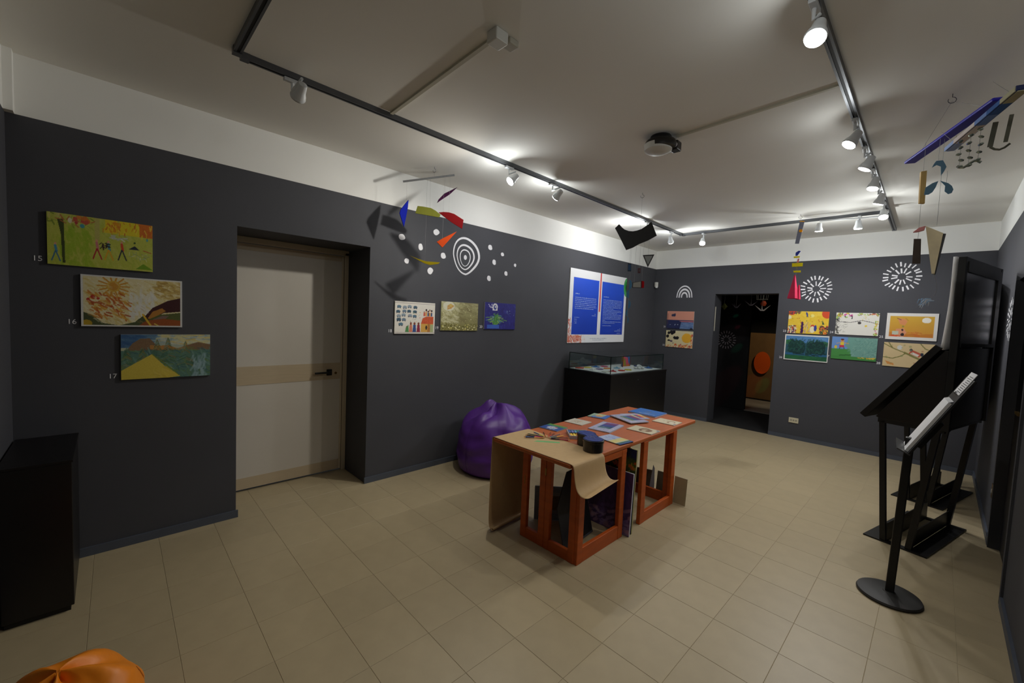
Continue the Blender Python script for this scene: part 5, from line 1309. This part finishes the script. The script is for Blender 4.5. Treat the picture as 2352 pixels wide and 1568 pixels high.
# back mobile
hB = (2.46, 5.653)
th = thing('strip_mobile', 'mobile of a grey strip, yellow bars and a pink bell before the back wall', 'mobile', (hB[0], hB[1], H), 0)
hook(hB, th)
sheetpiece('grey_strip', hB, [(-.004, 2.839), (.042, 2.834), (.007, 2.586), (-.032, 2.588)], 0, c3('greyblue', (110, 112, 126)), th, .004)
sheetpiece('orange_edge', hB, [(-.004, 2.844), (.041, 2.840), (.042, 2.829), (-.004, 2.833)], 0, c3('amber', (206, 150, 50)), th, .006)
dB = Vector((hB[0] - 3.599, hB[1])).normalized(); rtB = Vector((dB.y, -dB.x, 0)); fwB = Vector((dB.x, dB.y, 0))
MB().tube([tuple(Vector((hB[0], hB[1], 2.73)) + rtB * .013 - fwB * .006), tuple(Vector((hB[0], hB[1], 2.73)) + rtB * .013 + fwB * .006)], .017, 14).build('orange_disc', c3('orange_disc', (216, 140, 20)), th)
sheetpiece('blue_piece', hB, [(-.018, 2.451), (-.018, 2.485), (.009, 2.506), (.030, 2.501), (.001, 2.450)], 0, c3('indigo', (50, 60, 140)), th, .02)
for nm, pts in (('yellow_bar', [(-.034, 2.443), (.026, 2.444), (.024, 2.428), (-.032, 2.425)]), ('yellow_bar', [(-.045, 2.365), (.058, 2.366), (.058, 2.328), (-.042, 2.326)]), ('yellow_bar', [(-.026, 2.280), (.045, 2.280), (.045, 2.259), (-.021, 2.259)])):
    sheetpiece(nm, hB, pts, 0, c3('yellow', (214, 196, 30)), th, .02)
sheetpiece('pink_block', hB, [(.006, 2.416), (.022, 2.417), (.018, 2.375), (.001, 2.374)], 0, c3('salmon', (196, 110, 110)), th, .016)
sheetpiece('clear_block', hB, [(-.002, 2.326), (.018, 2.326), (.016, 2.285), (.0, 2.285)], 0, c3('smoke', (110, 110, 100)), th, .01)
thread(hB, 0, H - .03, .01, 2.84, th); thread(hB, -.012, 2.59, .003, 2.21, th)
MB().lathe([(.004, 2.235), (.010, 2.215), (.018, 2.165), (.060, 1.962), (.057, 1.960)], 4, Matrix.Translation(Vector((hB[0], hB[1], 0)) + rtB * -.008) @ Matrix.Rotation(.5, 4, 'Z')).build('pink_bell', c3('raspberry', (190, 54, 84)), th)
MB().lathe([(.006, 2.118), (.028, 1.955), (.026, 1.953)], 4, Matrix.Translation(Vector((hB[0], hB[1], 0)) + rtB * .040 + fwB * .02) @ Matrix.Rotation(.5, 4, 'Z')).build('pink_bell', c3('raspberry', (190, 54, 84)), th)

# ------------------------------------------------------------------ seen through the doorway
struct(MB().box((.2, 8.82, 0), (1.15, 8.90, 2.6)).build('wall_dark_room_partition', M_DARKROOM, base=False))
th = thing('brown_partition', 'tall brown panel standing in the dark room behind the doorway', 'panel', (.95, 10.42, 0))
MB().box((.585, 10.40, .03), (1.45, 10.44, 1.50)).build('panel_board', mat('brown_panel', (120, 92, 56), .7, var=.12, scale=5), th)
MB().box((.58, 10.395, .0), (1.455, 10.445, .03)).build('panel_foot', M_BLACK, th)
MB().box((.64, 10.392, .06), (.72, 10.40, 1.42)).build('pale_strip', mat('tan_strip', (150, 122, 84), .7, var=.1), th)
tag(MB().tube([(1.022, 10.34, .845), (1.022, 10.35, .845)], .245, 40, M=Matrix.Translation((1.022, 0, 0)) @ Matrix.Diagonal((.66, 1, 1, 1)) @ Matrix.Translation((-1.022, 0, 0))).build('orange_disc', mat('orange_disc_paper', (226, 92, 12), .5)), 'orange oval disc hanging before the brown panel in the dark room', 'disc')
tag(MB().box((.62, 8.83, -.001), (2.2, 10.36, .006)).build('silver_floor_cloth', mat('grey_cloth', (150, 146, 140), .4, var=.2, scale=4)), 'wrinkled grey cloth on the floor of the dark room before the brown panel', 'cloth')
tag(MB().box((BX0 + .0005, D + .035, 1.526), (BX0 + .006, D + .060, 1.928)).build('white_sign_strip', mat('strip_white', (200, 196, 180), .5)), 'narrow white strip on the left side inside the dark doorway', 'sign strip')
def crane(x, y, z, s, col, label, rot=0):
    th = thing('paper_crane', label, 'paper crane', (x, y, z), rot, 'paper cranes hanging in the dark room')
    M = Matrix.Translation((x, y, z)) @ Matrix.Rotation(rot, 4, 'Z') @ Matrix.Diagonal((s, s, s, 1))
    mm = mat('crane_%d' % col[0], col, .6)
    def tri(nm, vs): MB()._add(vs, [(0, 1, 2), (0, 2, 3), (0, 3, 1), (1, 3, 2)], M).build(nm, mm, th)
    tri('body', [(-.12, 0, -.1), (.12, 0, -.1), (0, .05, .06), (0, -.05, -.02)])
    tri('wing', [(-.05, 0, -.02), (-.5, .0, .32), (-.12, .03, -.1), (-.1, -.03, 0)]); tri('wing', [(.05, 0, -.02), (.5, 0, .32), (.12, .03, -.1), (.1, -.03, 0)])
    tri('neck', [(-.04, -.1, 0), (.04, -.1, 0), (0, -.3, .3), (0, -.05, -.05)])
    MB().tube([(x, y, z + .02), (x, y, 2.6)], .001, 4).build('thread', M_CORD, th)
crane(1.597, 7.8, 1.917, .235, (226, 222, 216), 'bright white paper crane high in the doorway', .1)
crane(1.132, 8.0, 1.965, .20, (120, 116, 130), 'white paper crane coloured grey for dim light, high in doorway, left of the others', -.4)  # a white crane, its dim light is put into the grey colour
crane(1.366, 8.0, 2.010, .20, (120, 50, 54), 'dull red paper crane high in the doorway', .3)
th = thing('paper_lantern', 'orange paper ball under a wire cage high in the doorway', 'lantern', (1.53, 8.05, 2.02))
MB().lathe([(.004, -.05), (.03, -.04), (.048, 0), (.03, .04), (.004, .05)], 14, Matrix.Translation((1.545, 8.05, 2.03))).build('paper_ball', mat('orange_ball', (206, 84, 40), .6), th, smooth=True)
for k in range(6):
    a = k * PI / 3
    MB().tube([(1.52 + .03 * math.cos(a), 8.05 + .03 * math.sin(a), 2.25), (1.52 + .09 * math.cos(a), 8.05 + .09 * math.sin(a), 2.19), (1.52 + .08 * math.cos(a), 8.05 + .08 * math.sin(a), 2.09)], .004, 5).build('wire_rib', mat('pale_wire', (130, 132, 120), .4), th)
MB().tube([(1.52 + .085 * math.cos(k * PI / 8), 8.05 + .085 * math.sin(k * PI / 8), 2.10) for k in range(17)], .004, 5).tube([(1.53, 8.05, 2.05), (1.53, 8.05, 2.6)], .0012, 4).build('wire_ring', mat('pale_wire', (130, 132, 120), .4), th)
th = thing('paper_ornament', 'small yellow green folded ball at the upper left of the dark doorway', 'ornament', (.921, 8.0, 1.97))
MB().lathe([(.003, -.06), (.055, 0), (.003, .06)], 6, Matrix.Translation((.935, 8.0, 1.97))).build('folded_ball', mat('olive_ball', (90, 96, 40), .6), th)
MB().tube([(.935, 8, 2.0), (.935, 8, 2.6)], .001, 4).build('thread', M_CORD, th)
th = thing('firework_decal', 'dim firework decal on the black wall inside the dark doorway', 'decal', (.741, 8.82, 1.347), 0, 'firework decals')
Mf = basis((.741, 8.82, 1.347), (1, 0, 0), (0, 0, 1), (0, -1, 0))
for n_, r0, r1 in ((20, .13, .18), (11, .05, .10)):
    for k in range(n_):
        a = 2 * PI * k / n_
        MB().bar((r0 * math.cos(a), r0 * math.sin(a), .001), (r1 * math.cos(a), r1 * math.sin(a), .001), .015, .0016, M=Mf).build('dash', mat('grey_decal', (140, 136, 140), .6), th)
def colour_spot(p, aim, col, e, size, nm='party_light'):
    ld = bpy.data.lights.new('coloured_beam', 'SPOT'); ld.energy = e; ld.color = col; ld.spot_size = math.radians(size); ld.spot_blend = .5; ld.shadow_soft_size = .01
    lo = bpy.data.objects.new('coloured_beam', ld); COL.objects.link(lo); lo.location = p
    lo.rotation_euler = (Vector(aim) - Vector(p)).to_track_quat('-Z', 'Y').to_euler()
colour_spot((2.2, 8.9, 2.4), (1.05, 10.4, .34), (.05, 1, .35), 30, 5)
colour_spot((2.2, 8.9, 2.4), (.78, 10.4, .27), (1, .12, .04), 30, 9)
colour_spot((2.2, 7.8, 2.45), (.951, 8.82, 1.198), (.0, 1, .45), 40, 4)
colour_spot((2.2, 7.8, 2.45), (.74, 8.82, .43), (1, .05, .12), 30, 11)
colour_spot((2.2, 7.8, 2.45), (.931, 8.82, 1.608), (1, .02, .15), 50, 2.2)
colour_spot((2.2, 7.8, 2.45), (.884, 8.82, 1.828), (.0, 1, .5), 40, 2.2)
colour_spot((2.2, 7.8, 2.45), (.741, 8.82, 1.347), (1, .75, .75), 9, 16)
colour_spot((2.3, 8.95, 2.5), (1.1, 10.4, .7), (1, .78, .5), 55, 60)
colour_spot((2.6, 7.7, 2.5), (1.45, 8.0, 2.0), (1, .9, .8), 10, 26)
